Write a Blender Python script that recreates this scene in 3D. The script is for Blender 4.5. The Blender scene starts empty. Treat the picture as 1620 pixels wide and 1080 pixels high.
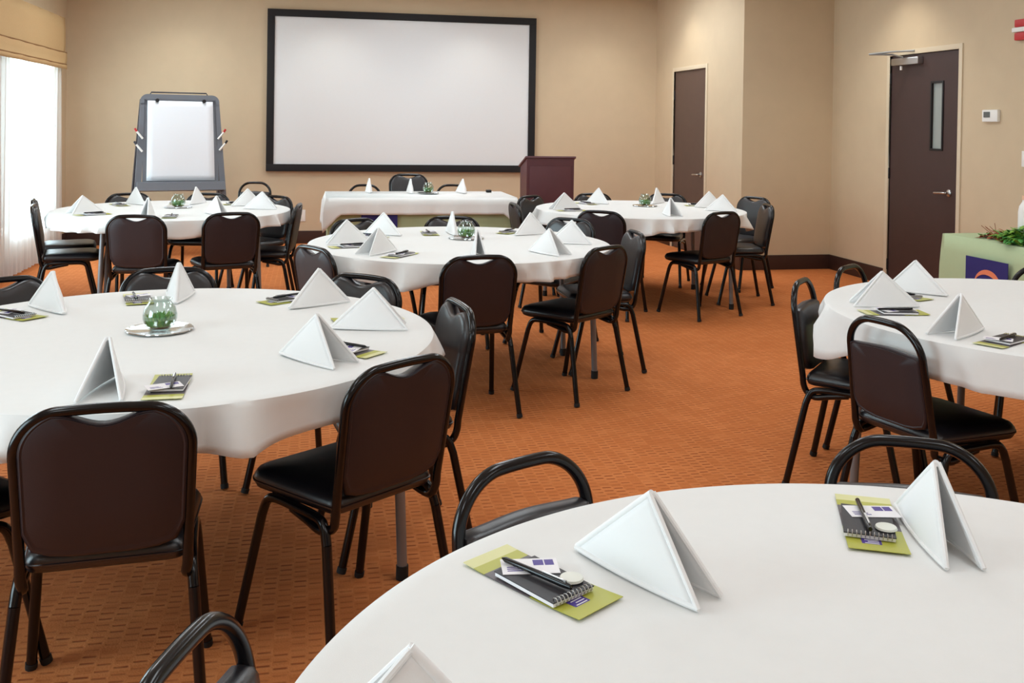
import bpy, bmesh, math, random
from mathutils import Vector, Matrix
PI = math.pi
random.seed(7)
S = bpy.context.scene
COL = S.collection
R = math.radians

# ------------------------------------------------------------------ camera
F_PX, PY, ROLL, EYE, YAW, PITCH = 1536.95, 216.17, 0.015, 1.4583, 0.2015, 0.0133
cam_d = bpy.data.cameras.new('camera')
cam = bpy.data.objects.new('camera', cam_d)
COL.objects.link(cam)
cam_d.sensor_fit = 'HORIZONTAL'
cam_d.sensor_width = 36.0
cam_d.lens = F_PX / 1620 * 36.0
cam_d.shift_x = 0.0
cam_d.shift_y = -(540 - PY) / 1620
cam_d.clip_start = 0.02
cam.matrix_world = (Matrix.Translation((0, 0, EYE)) @ Matrix.Rotation(-YAW, 4, 'Z')
                    @ Matrix.Rotation(PI / 2 - PITCH, 4, 'X') @ Matrix.Rotation(ROLL, 4, 'Z'))
S.camera = cam

# ------------------------------------------------------------------ world, exposure
S.view_settings.view_transform = 'Standard'
S.view_settings.look = 'None'
S.view_settings.gamma = 1.0
S.view_settings.exposure = 0.0
S.view_settings.use_curve_mapping = False
W = bpy.data.worlds.new('daylight')
S.world = W
W.use_nodes = True
W.node_tree.nodes['Background'].inputs[0].default_value = (0.82, 0.92, 1.0, 1)
W.node_tree.nodes['Background'].inputs[1].default_value = 2.2


def area_light(name, loc, rot, sx, sy, power, color, spread=None):
    d = bpy.data.lights.new(name, 'AREA')
    d.shape = 'RECTANGLE'; d.size = sx; d.size_y = sy; d.energy = power; d.color = color
    if spread: d.spread = spread
    o = bpy.data.objects.new(name, d); COL.objects.link(o)
    o.location = loc; o.rotation_euler = rot
    return o


XL, XR, XJ, YF, YJ, YB, ZC = -2.75, 5.28, 4.28, 11.8, 9.23, -2.4, 3.1
WINDOWS = [(9.4, 10.9, 0.36, 2.2), (5.2, 7.2, 0.32, 2.2), (0.6, 2.6, 0.32, 2.2)]
for k, (y0, y1, z0, z1) in enumerate(WINDOWS):      # daylight coming in through the three windows
    area_light('window_daylight', (XL - 0.35, (y0 + y1) / 2, (z0 + z1) / 2), (0, -PI / 2, 0), z1 - z0, y1 - y0,
               (135, 110, 100)[k], (0.74, 0.87, 1.0))
LIGHTS = [(x, y) for x in (-1.3, 1.2, 3.4) for y in (-0.6, 2.2, 5.0, 7.8, 10.1)]
TPOW = {-0.6: 15, 2.2: 13, 5.0: 16.5, 7.8: 15, 10.1: 24}
for (x, y) in LIGHTS:                                # ceiling troffers, with a front row added to brighten screen and wall
    area_light('troffer_light', (x, y, ZC - 0.06), (0, 0, 0), 0.55, 1.15, TPOW[y], (0.80, 0.915, 1.0))
SPOTS = [(-1.5, 11.15), (0.2, 11.15), (1.9, 11.15), (3.5, 11.15), (3.86, 10.6), (4.75, 7.9)]
for (x, y) in SPOTS:                                 # recessed downlights washing the walls
    d = bpy.data.lights.new('downlight_lamp', 'SPOT')
    d.energy = 40 if y < 9 else 22; d.color = (1.0, 0.96, 0.86); d.spot_size = R(110); d.spot_blend = 0.8; d.shadow_soft_size = 0.06
    o = bpy.data.objects.new('downlight_lamp', d); COL.objects.link(o); o.location = (x, y, ZC - 0.03)


# ------------------------------------------------------------------ materials
def lin(c):
    return tuple(((v / 255) / 12.92 if v / 255 <= 0.04045 else ((v / 255 + 0.055) / 1.055) ** 2.4) for v in c) + (1.0,)


def mat(name, rgb, rough=0.5, metal=0.0, spec=0.5, coat=0.0, noise=0.0, nscale=40, bump=0.0, bscale=200, sheen=0.0, trans=0.0):
    m = bpy.data.materials.new(name); m.use_nodes = True
    nt = m.node_tree; b = nt.nodes['Principled BSDF']
    c = lin(rgb)
    b.inputs['Base Color'].default_value = c
    b.inputs['Roughness'].default_value = rough
    b.inputs['Metallic'].default_value = metal
    b.inputs['Specular IOR Level'].default_value = spec
    b.inputs['Coat Weight'].default_value = coat
    b.inputs['Coat Roughness'].default_value = 0.1
    b.inputs['Sheen Weight'].default_value = sheen
    b.inputs['Transmission Weight'].default_value = trans
    tc = nt.nodes.new('ShaderNodeTexCoord')
    if noise:
        n = nt.nodes.new('ShaderNodeTexNoise'); n.inputs['Scale'].default_value = nscale; n.inputs['Detail'].default_value = 4
        nt.links.new(tc.outputs['Object'], n.inputs['Vector'])
        mx = nt.nodes.new('ShaderNodeMix'); mx.data_type = 'RGBA'
        mx.inputs[6].default_value = tuple(v * (1 - noise) for v in c[:3]) + (1,)
        mx.inputs[7].default_value = tuple(min(1, v * (1 + noise)) for v in c[:3]) + (1,)
        nt.links.new(n.outputs['Fac'], mx.inputs[0]); nt.links.new(mx.outputs[2], b.inputs['Base Color'])
    if bump:
        n2 = nt.nodes.new('ShaderNodeTexNoise'); n2.inputs['Scale'].default_value = bscale; n2.inputs['Detail'].default_value = 3
        nt.links.new(tc.outputs['Object'], n2.inputs['Vector'])
        bp = nt.nodes.new('ShaderNodeBump'); bp.inputs['Strength'].default_value = bump; bp.inputs['Distance'].default_value = 0.01
        nt.links.new(n2.outputs['Fac'], bp.inputs['Height']); nt.links.new(bp.outputs['Normal'], b.inputs['Normal'])
    return m


def emit(name, rgb, s):
    m = bpy.data.materials.new(name); m.use_nodes = True
    b = m.node_tree.nodes['Principled BSDF']
    b.inputs['Base Color'].default_value = lin(rgb)
    b.inputs['Emission Color'].default_value = lin(rgb); b.inputs['Emission Strength'].default_value = s
    return m


M = {}
M['wall'] = mat('wall_vinyl', (205, 184, 154), 0.75, noise=0.05, nscale=6, bump=0.12, bscale=260)
M['ceiling'] = mat('ceiling_paint', (225, 218, 204), 0.85, noise=0.03)
M['baseboard'] = mat('baseboard_rubber', (58, 36, 30), 0.45, noise=0.08)
M['trimcream'] = mat('door_frame_paint', (214, 198, 172), 0.45)
M['doorwood'] = mat('door_dark_veneer', (64, 45, 43), 0.42, noise=0.12, nscale=9)
M['doorwood2'] = mat('door_brown_veneer', (88, 68, 60), 0.5, noise=0.1, nscale=9)
M['steel'] = mat('satin_steel', (200, 198, 196), 0.28, metal=1.0)
M['grey_metal'] = mat('grey_painted_metal', (150, 152, 152), 0.4, metal=0.3)
M['black'] = mat('matt_black', (16, 15, 18), 0.5)
M['screenframe'] = mat('black_velvet_frame', (10, 9, 14), 0.7)
M['screen'] = mat('screen_matte_white', (226, 228, 230), 0.8, noise=0.01)
M['vinyl'] = mat('black_vinyl', (26, 23, 27), 0.34, spec=0.75, noise=0.15, nscale=12, bump=0.06, bscale=350)
M['vinylback'] = mat('brown_black_vinyl', (39, 28, 33), 0.5, noise=0.12, nscale=8, bump=0.05, bscale=350)
M['tube'] = mat('gloss_black_tube', (12, 10, 13), 0.2, coat=0.0, spec=0.4)
M['rubber'] = mat('rubber_foot', (14, 13, 13), 0.7)
M['cloth'] = mat('white_tablecloth', (229, 229, 227), 0.85, noise=0.02, nscale=30, bump=0.05, bscale=500, sheen=0.1)
M['napkin'] = mat('white_napkin', (240, 240, 240), 0.85, bump=0.05, bscale=500, sheen=0.1)
M['tablewood'] = mat('table_laminate', (92, 66, 50), 0.5, noise=0.15)
M['tableleg'] = mat('grey_table_leg', (128, 128, 130), 0.4, metal=0.4)
M['tableapron'] = mat('dark_table_apron', (40, 34, 34), 0.5)
M['sage'] = mat('sage_green_cloth', (176, 190, 150), 0.85, noise=0.03, nscale=20, bump=0.05, bscale=400)
M['navy'] = mat('navy_banner', (34, 27, 104), 0.6)
M['orange'] = mat('orange_swoosh', (232, 132, 92), 0.6)
M['mahogany'] = mat('lectern_mahogany', (92, 52, 58), 0.4, noise=0.12, nscale=7)
M['easel'] = mat('grey_plastic', (104, 108, 116), 0.42)
M['easeldark'] = mat('dark_grey_plastic', (58, 60, 70), 0.45)
M['board'] = mat('whiteboard_paper', (232, 236, 242), 0.35)
M['white'] = mat('white_plastic', (236, 234, 230), 0.4)
M['lcd'] = mat('lcd_grey', (96, 100, 98), 0.3)
M['red'] = mat('alarm_red', (190, 30, 34), 0.4)
M['peach'] = mat('peach_cap', (232, 190, 160), 0.5)
M['shade'] = mat('roman_shade_linen', (205, 172, 124), 0.85, noise=0.06, nscale=60, bump=0.1, bscale=300)
M['shadecord'] = mat('shade_seam', (140, 98, 54), 0.8)
M['lime'] = mat('leaflet_lime', (176, 176, 62), 0.4)
M['limepale'] = mat('leaflet_pale', (214, 212, 150), 0.4)
M['photo'] = mat('leaflet_photo', (92, 84, 88), 0.4, noise=0.5, nscale=90)
M['purple'] = mat('logo_purple', (70, 48, 140), 0.45)
M['paper'] = mat('paper_white', (240, 238, 240), 0.6)
M['notecover'] = mat('notepad_cover', (36, 34, 40), 0.45, noise=0.4, nscale=120)
M['mint'] = mat('mint_wrapper', (226, 228, 218), 0.4)
M['leaf'] = mat('leaf_green', (86, 158, 76), 0.5, noise=0.35, nscale=30)
M['leaf2'] = mat('leaf_fresh', (122, 168, 62), 0.5, noise=0.3, nscale=30)
M['leafred'] = mat('leaf_rust', (140, 72, 40), 0.6, noise=0.3, nscale=30)
M['silver'] = mat('silver_tray', (214, 218, 218), 0.12, metal=1.0)
M['outside'] = mat('outdoor_ground', (150, 150, 140), 0.9)


def mat_glass(name, rgb=(255, 255, 255), rough=0.0, thin=True):
    m = bpy.data.materials.new(name); m.use_nodes = True
    nt = m.node_tree; nt.nodes.remove(nt.nodes['Principled BSDF'])
    out = nt.nodes['Material Output']
    tr = nt.nodes.new('ShaderNodeBsdfTransparent'); tr.inputs[0].default_value = lin(rgb)
    gl = nt.nodes.new('ShaderNodeBsdfGlossy'); gl.inputs['Roughness'].default_value = 0.03
    fr = nt.nodes.new('ShaderNodeLayerWeight'); fr.inputs['Blend'].default_value = 0.35
    mp = nt.nodes.new('ShaderNodeMath'); mp.operation = 'MULTIPLY_ADD'; mp.inputs[1].default_value = 0.4; mp.inputs[2].default_value = 0.06
    mx = nt.nodes.new('ShaderNodeMixShader')
    nt.links.new(fr.outputs['Facing'], mp.inputs[0]); nt.links.new(mp.outputs[0], mx.inputs[0])
    nt.links.new(tr.outputs[0], mx.inputs[1]); nt.links.new(gl.outputs[0], mx.inputs[2]); nt.links.new(mx.outputs[0], out.inputs[0])
    return m


M['glass'] = mat_glass('clear_glass', (244, 250, 248))
M['doorglass'] = mat('wired_door_glass', (150, 156, 152), 0.15, spec=0.7)


def mat_sheer():
    m = bpy.data.materials.new('sheer_curtain'); m.use_nodes = True
    nt = m.node_tree; nt.nodes.remove(nt.nodes['Principled BSDF']); out = nt.nodes['Material Output']
    a = nt.nodes.new('ShaderNodeBsdfTransparent'); t = nt.nodes.new('ShaderNodeBsdfTranslucent'); d = nt.nodes.new('ShaderNodeBsdfDiffuse')
    t.inputs[0].default_value = (0.93, 0.93, 0.93, 1); d.inputs[0].default_value = (0.9, 0.9, 0.9, 1)
    m1 = nt.nodes.new('ShaderNodeMixShader'); m1.inputs[0].default_value = 0.5
    m2 = nt.nodes.new('ShaderNodeMixShader'); m2.inputs[0].default_value = 0.88
    nt.links.new(t.outputs[0], m1.inputs[1]); nt.links.new(d.outputs[0], m1.inputs[2])
    nt.links.new(a.outputs[0], m2.inputs[1]); nt.links.new(m1.outputs[0], m2.inputs[2]); nt.links.new(m2.outputs[0], out.inputs[0])
    return m


M['sheer'] = mat_sheer()


def mat_carpet():
    m = bpy.data.materials.new('rust_basketweave_carpet'); m.use_nodes = True
    nt = m.node_tree; N = nt.nodes; L = nt.links; b = N['Principled BSDF']
    b.inputs['Roughness'].default_value = 0.95; b.inputs['Specular IOR Level'].default_value = 0.15
    tc = N.new('ShaderNodeTexCoord')
    mp = N.new('ShaderNodeMapping'); mp.inputs['Scale'].default_value = (1 / 0.046, 1 / 0.034, 1)
    L.new(tc.outputs['Object'], mp.inputs['Vector'])
    sx = N.new('ShaderNodeSeparateXYZ'); L.new(mp.outputs[0], sx.inputs[0])

    def math_(op, a, bb=None, cc=None):
        n = N.new('ShaderNodeMath'); n.operation = op
        for i, v in enumerate((a, bb, cc)):
            if v is None: continue
            if isinstance(v, (int, float)): n.inputs[i].default_value = v
            else: L.new(v, n.inputs[i])
        return n.outputs[0]
    iu = math_('FLOOR', sx.outputs[0]); fu = math_('FRACT', sx.outputs[0])
    wn = N.new('ShaderNodeTexWhiteNoise'); wn.noise_dimensions = '1D'; L.new(iu, wn.inputs['W'])
    v = math_('ADD', sx.outputs[1], math_('ADD', math_('MULTIPLY', iu, 0.5), math_('MULTIPLY', wn.outputs['Value'], 0.25)))
    fv = math_('FRACT', v); iv = math_('FLOOR', v)
    w2 = N.new('ShaderNodeTexWhiteNoise'); w2.noise_dimensions = '2D'
    cb = N.new('ShaderNodeCombineXYZ'); L.new(iu, cb.inputs[0]); L.new(iv, cb.inputs[1]); L.new(cb.outputs[0], w2.inputs['Vector'])
    du = math_('SMOOTH_MIN', math_('MULTIPLY', fu, 8.0), math_('MULTIPLY', math_('SUBTRACT', 1.0, fu), 8.0), 0.3)
    du = math_('MINIMUM', math_('MAXIMUM', math_('SUBTRACT', du, 0.4), 0.0), 1.0)
    dv = math_('ABSOLUTE', math_('SUBTRACT', fv, 0.5))
    dash = math_('MINIMUM', math_('MAXIMUM', math_('MULTIPLY', math_('SUBTRACT', 0.19, dv), 8.0), 0.0), 1.0)
    dash = math_('MULTIPLY', math_('MULTIPLY', dash, du), math_('MULTIPLY_ADD', w2.outputs['Value'], 0.7, 0.25))
    mpn = N.new('ShaderNodeMapping'); mpn.inputs['Scale'].default_value = (7, 13, 1); L.new(tc.outputs['Object'], mpn.inputs['Vector'])
    nm = N.new('ShaderNodeTexNoise'); nm.inputs['Scale'].default_value = 1.0; nm.inputs['Detail'].default_value = 3; L.new(mpn.outputs[0], nm.inputs['Vector'])
    dash = math_('MULTIPLY', dash, math_('MINIMUM', math_('MAXIMUM', math_('MULTIPLY_ADD', nm.outputs['Fac'], 4.5, -1.4), 0.25), 1.0))
    no = N.new('ShaderNodeTexNoise'); no.inputs['Scale'].default_value = 180; no.inputs['Detail'].default_value = 4
    L.new(tc.outputs['Object'], no.inputs['Vector'])
    n3 = N.new('ShaderNodeTexNoise'); n3.inputs['Scale'].default_value = 1.4; L.new(tc.outputs['Object'], n3.inputs['Vector'])
    c1 = N.new('ShaderNodeMix'); c1.data_type = 'RGBA'
    c1.inputs[6].default_value = lin((190, 106, 55)); c1.inputs[7].default_value = lin((218, 136, 80))
    L.new(math_('ADD', math_('MULTIPLY_ADD', no.outputs['Fac'], 0.6, math_('MULTIPLY', n3.outputs['Fac'], 0.3)), math_('MULTIPLY_ADD', w2.outputs['Value'], 0.5, -0.2)), c1.inputs[0])
    c2 = N.new('ShaderNodeMix'); c2.data_type = 'RGBA'; c2.inputs[7].default_value = lin((140, 64, 30))
    L.new(c1.outputs[2], c2.inputs[6]); L.new(dash, c2.inputs[0]); L.new(c2.outputs[2], b.inputs['Base Color'])
    bp = N.new('ShaderNodeBump'); bp.inputs['Strength'].default_value = 0.5; bp.inputs['Distance'].default_value = 0.006
    L.new(math_('ADD', math_('MULTIPLY', dash, -1.0), math_('MULTIPLY', no.outputs['Fac'], 0.5)), bp.inputs['Height'])
    L.new(bp.outputs['Normal'], b.inputs['Normal'])
    return m


M['carpet'] = mat_carpet()


# ------------------------------------------------------------------ mesh helpers
class MB:
    """collects shapes into one mesh"""
    def __init__(s):
        s.v = []; s.f = []; s.m = []; s.smooth = []

    def add(s, vs, fs, mi=0, smooth=False):
        o = len(s.v); s.v += [tuple(v) for v in vs]
        for f in fs:
            s.f.append([i + o for i in f]); s.m.append(mi); s.smooth.append(smooth)

    def box(s, lo, hi, mi=0, bev=0.0, mtx=None):
        bm = bmesh.new(); bmesh.ops.create_cube(bm, size=1)
        for v in bm.verts:
            v.co = Vector([(lo[i] + hi[i]) / 2 + v.co[i] * (hi[i] - lo[i]) for i in range(3)])
        if bev:
            bmesh.ops.bevel(bm, geom=bm.edges[:], offset=bev, segments=2, profile=0.7, affect='EDGES', clamp_overlap=True)
        if mtx is not None: bmesh.ops.transform(bm, matrix=mtx, verts=bm.verts)
        s.bm(bm, mi, bev > 0)

    def bm(s, bm, mi=0, smooth=False):
        bm.verts.index_update()
        s.add([v.co[:] for v in bm.verts], [[v.index for v in f.verts] for f in bm.faces], mi, smooth); bm.free()

    def tube(s, pts, r, n=10, mi=0, closed=False, cap=True):
        P = [Vector(p) for p in pts]; K = len(P); rings = []; up = None
        rr = r if isinstance(r, (list, tuple)) else [r] * K
        for i, p in enumerate(P):
            if closed: t = (P[(i + 1) % K] - P[i - 1])
            else: t = (P[min(i + 1, K - 1)] - P[max(i - 1, 0)])
            t.normalize()
            if up is None:
                up = Vector((0, 0, 1)) if abs(t.z) < 0.9 else Vector((1, 0, 0))
            a = (up - t * up.dot(t)).normalized(); up = a; b = t.cross(a)
            rings.append([p + (a * math.cos(2 * PI * k / n) + b * math.sin(2 * PI * k / n)) * rr[i] for k in range(n)])
        vs = [v for ring in rings for v in ring]; fs = []
        for i in range(K if closed else K - 1):
            j = (i + 1) % K
            for k in range(n):
                fs.append([i * n + k, i * n + (k + 1) % n, j * n + (k + 1) % n, j * n + k])
        if cap and not closed:
            fs.append(list(range(n))[::-1]); fs.append([(K - 1) * n + k for k in range(n)])
        s.add(vs, fs, mi, True)

    def lathe(s, prof, n=32, c=(0, 0, 0), mi=0, smooth=True, wav=None):
        vs = []; fs = []; K = len(prof)
        for (r, z) in prof:
            for k in range(n):
                a = 2 * PI * k / n; q = r * (1 + (wav(a) if wav else 0))
                vs.append((c[0] + q * math.cos(a), c[1] + q * math.sin(a), c[2] + z))
        for i in range(K - 1):
            for k in range(n):
                fs.append([i * n + k, i * n + (k + 1) % n, (i + 1) * n + (k + 1) % n, (i + 1) * n + k])
        if prof[0][0] > 0: fs.append(list(range(n))[::-1])
        if prof[-1][0] > 0: fs.append([(K - 1) * n + k for k in range(n)])
        s.add(vs, fs, mi, smooth)

    def build(s, name, mats, parent=None, loc=None, rz=0.0, mods=()):
        me = bpy.data.meshes.new(name); me.from_pydata(s.v, [], s.f); me.update()
        if not isinstance(mats, (list, tuple)): mats = [mats]
        for m in mats: me.materials.append(m)
        me.polygons.foreach_set('material_index', s.m); me.polygons.foreach_set('use_smooth', s.smooth)
        bm = bmesh.new(); bm.from_mesh(me); bmesh.ops.remove_doubles(bm, verts=bm.verts, dist=1e-6)
        bmesh.ops.recalc_face_normals(bm, faces=bm.faces); bm.to_mesh(me); bm.free()
        if any(s.smooth):
            try: me.set_sharp_from_angle(angle=R(42))
            except Exception: pass
        o = bpy.data.objects.new(name, me); COL.objects.link(o)
        if parent is not None: o.parent = parent
        if loc is not None: o.location = loc
        o.rotation_euler.z = rz
        for (kind, kw) in mods:
            md = o.modifiers.new(kind.lower(), kind)
            for k, v in kw.items(): setattr(md, k, v)
        return o


def curve(pts, n=6):
    """Catmull-Rom through the points"""
    P = [Vector(p) for p in pts]; P = [2 * P[0] - P[1]] + P + [2 * P[-1] - P[-2]]; out = []
    for i in range(1, len(P) - 2):
        for k in range(n):
            t = k / n; a, b, c, d = P[i - 1:i + 3]
            out.append(0.5 * ((2 * b) + (c - a) * t + (2 * a - 5 * b + 4 * c - d) * t * t + (3 * b - a - 3 * c + d) * t ** 3))
    out.append(P[-2]); return out


def tag(o, label, cat, group=None):
    o['label'] = label; o['category'] = cat
    if group: o['group'] = group
    return o


def struct(o):
    o['kind'] = 'structure'; return o


def empty(name, loc, rz=0.0):
    o = bpy.data.objects.new(name, None); COL.objects.link(o); o.empty_display_size = 0.1
    o.location = loc; o.rotation_euler.z = rz; return o


def copy_tree(o, parent=None):
    c = o.copy(); COL.objects.link(c)
    if parent is not None: c.parent = parent
    for ch in list(o.children): copy_tree(ch, c)
    return c


def put(o, loc, rz):
    o.location = loc; o.rotation_euler = (0, 0, rz)


# ------------------------------------------------------------------ room shell
b = MB(); b.box((XL - 0.1, YB - 0.1, -0.1), (XR + 0.1, YF + 0.1, 0)); struct(b.build('floor', M['carpet']))
b = MB(); b.box((XL - 0.1, YB - 0.1, ZC), (XR + 0.1, YF + 0.1, ZC + 0.1)); struct(b.build('ceiling', M['ceiling']))
b = MB(); b.box((XL - 0.1, YF, 0), (XJ, YF + 0.1, ZC)); struct(b.build('wall_front', M['wall']))
b = MB(); b.box((XL - 0.1, YB - 0.1, 0), (XR + 0.1, YB, ZC)); struct(b.build('wall_back', M['wall']))


def wall_with_holes(name, x0, x1, y0, y1, holes):
    """wall slab along y with rectangular openings (ya, yb, za, zb)"""
    b = MB(); y = y0
    for (ya, yb, za, zb) in sorted(holes):
        b.box((x0, y, 0), (x1, ya, ZC))
        if za > 0: b.box((x0, ya, 0), (x1, yb, za))
        b.box((x0, ya, zb), (x1, yb, ZC)); y = yb
    b.box((x0, y, 0), (x1, y1, ZC))
    return struct(b.build(name, M['wall']))


D1 = (7.21, 8.2, 0, 2.14); D2 = (10.18, 11.15, 0, 2.115)
wall_with_holes('wall_left', XL - 0.12, XL, YB - 0.1, YF + 0.1, WINDOWS)
wall_with_holes('wall_right', XR, XR + 0.12, YB - 0.1, YJ + 0.001, [D1])
wall_with_holes('wall_alcove', XJ, XJ + 0.12, YJ, YF + 0.1, [D2])
b = MB(); b.box((XJ + 0.12, YJ, 0), (XR + 0.12, YJ + 0.1, ZC)); struct(b.build('wall_return', M['wall']))
BH = 0.15
b = MB(); b.box((XL, YF - 0.014, 0), (XJ, YF, BH), bev=0.003); struct(b.build('baseboard_front', M['baseboard']))
b = MB(); b.box((XJ - 0.0, YJ - 0.014, 0), (XR, YJ, BH), bev=0.003); struct(b.build('baseboard_return', M['baseboard']))
b = MB()
b.box((XJ - 0.014, YJ - 0.014, 0), (XJ, D2[0] - 0.05, BH), bev=0.003); b.box((XJ - 0.014, D2[1] + 0.05, 0), (XJ, YF - 0.014, BH), bev=0.003)
struct(b.build('baseboard_alcove', M['baseboard']))
b = MB()
b.box((XR - 0.014, YB, 0), (XR, D1[0] - 0.05, BH), bev=0.003); b.box((XR - 0.014, D1[1] + 0.05, 0), (XR, YJ - 0.014, BH), bev=0.003)
struct(b.build('baseboard_right', M['baseboard']))
b = MB(); b.box((XL, YB, 0), (XL + 0.014, YF - 0.014, BH), bev=0.003); struct(b.build('baseboard_left', M['baseboard']))
b = MB(); b.box((XL - 6, YB - 8, -0.3), (XL - 0.13, YF + 8, -0.15)); o = b.build('ground_outside', M['outside']); struct(o)

# windows: frame, mullion, pane, sill
for k, (y0, y1, z0, z1) in enumerate(WINDOWS):
    b = MB(); x0, x1 = XL - 0.09, XL - 0.04; w = 0.05
    b.box((x0, y0, z0), (x1, y0 + w, z1)); b.box((x0, y1 - w, z0), (x1, y1, z1))
    b.box((x0, y0 + w, z0), (x1, y1 - w, z0 + w)); b.box((x0, y0 + w, z1 - w), (x1, y1 - w, z1))
    fr = struct(b.build('window_%d' % (k + 1), M['white']))
    b = MB(); b.box((x0 + 0.02, y0 + w, z0 + w), (x0 + 0.024, y1 - w, z1 - w)); b.build('pane', M['glass'], fr)
    b = MB(); b.box((XL - 0.04, y0 - 0.0, z0 - 0.0), (XL + 0.02, y1, z0 + 0.025), bev=0.004); b.build('sill', M['white'], fr)

# sheer curtain and roman shade on the window in view
SH0, SH1 = 8.6, 11.19
def sheer_mesh(y0, y1, x, z0, z1, amp=0.018, n=150):
    b = MB(); vs = []; fs = []; NZ = 6
    for i in range(n + 1):
        y = y0 + (y1 - y0) * i / n
        ph = 2 * PI * (y - y0) / 0.115
        for j in range(NZ + 1):
            t = j / NZ; a = amp * (0.55 + 0.45 * (1 - t))
            vs.append((x + a * math.sin(ph + 0.7 * math.sin(y * 9)) + 0.006 * math.sin(y * 21 + t * 3), y, z0 + (z1 - z0) * t))
    for i in range(n):
        for j in range(NZ):
            fs.append([i * (NZ + 1) + j, (i + 1) * (NZ + 1) + j, (i + 1) * (NZ + 1) + j + 1, i * (NZ + 1) + j + 1])
    b.add(vs, fs, 0, True); return b
cur = empty('sheer_curtain', (XL + 0.1, (SH0 + SH1) / 2, 0))
def rel(mb, root):
    L = Vector(root.location); mb.v = [tuple(Vector(v) - L) for v in mb.v]; return mb
rel(sheer_mesh(SH0, 9.75, XL + 0.1, 0.02, 2.2), cur).build('curtain_panel', M['sheer'], cur)
rel(sheer_mesh(9.75, SH1 - 0.042, XL + 0.1, 0.02, 2.2), cur).build('curtain_panel', M['sheer'], cur)
b = MB(); b.tube([(XL + 0.09, SH0, 2.21), (XL + 0.09, SH1 - 0.07, 2.21)], 0.012)
b.box((XL, SH0 + 0.1, 2.2), (XL + 0.11, SH0 + 0.13, 2.22)); b.box((XL, SH1 - 0.11, 2.2), (XL + 0.1, SH1 - 0.08, 2.22))
rel(b, cur).build('curtain_rod', M['white'], cur)
tag(cur, 'white sheer curtain glowing in front of the bright window', 'curtain')
sh = empty('roman_shade', (XL + 0.002, (SH0 + SH1) / 2, 2.2))
b = MB(); n = 24; prof = [(0.125, 2.52), (0.137, 2.40), (0.139, 2.22), (0.132, 2.15), (0.152, 2.14), (0.155, 2.08), (0.146, 2.025), (0.152, 2.015), (0.154, 1.97)]
vs = []; fs = []
for i in range(n + 1):
    y = SH0 - 0.05 + (SH1 - 0.03 - SH0 + 0.05) * i / n
    for (x, z) in prof: vs.append((XL + x + 0.002 * math.sin(i * 1.7 + z * 9), y, z + 0.0012 * math.sin(i * 0.9)))
K = len(prof)
for i in range(n):
    for j in range(K - 1): fs.append([i * K + j, (i + 1) * K + j, (i + 1) * K + j + 1, i * K + j + 1])
b.add(vs, fs, 0, True)
b.box((XL + 0.004, SH0 - 0.05, 2.46), (XL + 0.125, SH1 - 0.03, 2.52))
b.box((XL + 0.02, SH1 - 0.036, 2.0), (XL + 0.13, SH1 - 0.03, 2.52))
rel(b, sh).build('shade_fabric', M['shade'], sh, mods=[('SOLIDIFY', dict(thickness=0.006))])
for z in (2.143, 2.018):
    b = MB(); b.tube([(XL + 0.148, SH0 - 0.05 + (SH1 - 0.03 - SH0 + 0.05) * i / 30, z + 0.0012 * math.sin(i * 24 / 30 * 0.9)) for i in range(31)], 0.0075, 6)
    rel(b, sh).build('seam_rib', M['shadecord'], sh)
tag(sh, 'tan linen roman shade pulled up above the white sheer curtain', 'shade')


# doors
def make_door(nm, x, D, leafmat, hinge_hi):
    y0, y1, _, z1 = D
    d = MB(); f = 0.045
    d.box((x - 0.012, y0 - f, 0), (x + 0.06, y0, z1 + f), bev=0.003)
    d.box((x - 0.012, y1, 0), (x + 0.06, y1 + f, z1 + f), bev=0.003)
    d.box((x - 0.012, y0, z1), (x + 0.06, y1, z1 + f), bev=0.003)
    return d


def lever(x, y, z, parent, dirn):
    b = MB(); m = Matrix.Translation((x, y, z)) @ Matrix.Rotation(-PI / 2, 4, 'Y')
    c = MB(); c.lathe([(0.0, 0.0), (0.031, 0.0), (0.031, 0.008), (0.022, 0.012), (0.011, 0.014), (0.011, 0.04), (0.0, 0.042)], 20)
    c.v = [tuple(m @ Vector(v)) for v in c.v]; b.add(c.v, c.f, 0, True)
    b.tube(curve([(x - 0.035, y, z), (x - 0.05, y + 0.012 * dirn, z), (x - 0.052, y + 0.06 * dirn, z - 0.002), (x - 0.05, y + 0.135 * dirn, z - 0.006)]), [0.010] * 13 + [0.009] * 5 + [0.008], 10) \
        if False else b.tube(curve([(x - 0.035, y, z), (x - 0.05, y + 0.012 * dirn, z), (x - 0.052, y + 0.06 * dirn, z - 0.002), (x - 0.05, y + 0.135 * dirn, z - 0.006)]), 0.0095, 10)
    b.build('lever_handle', M['steel'], parent)


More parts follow.
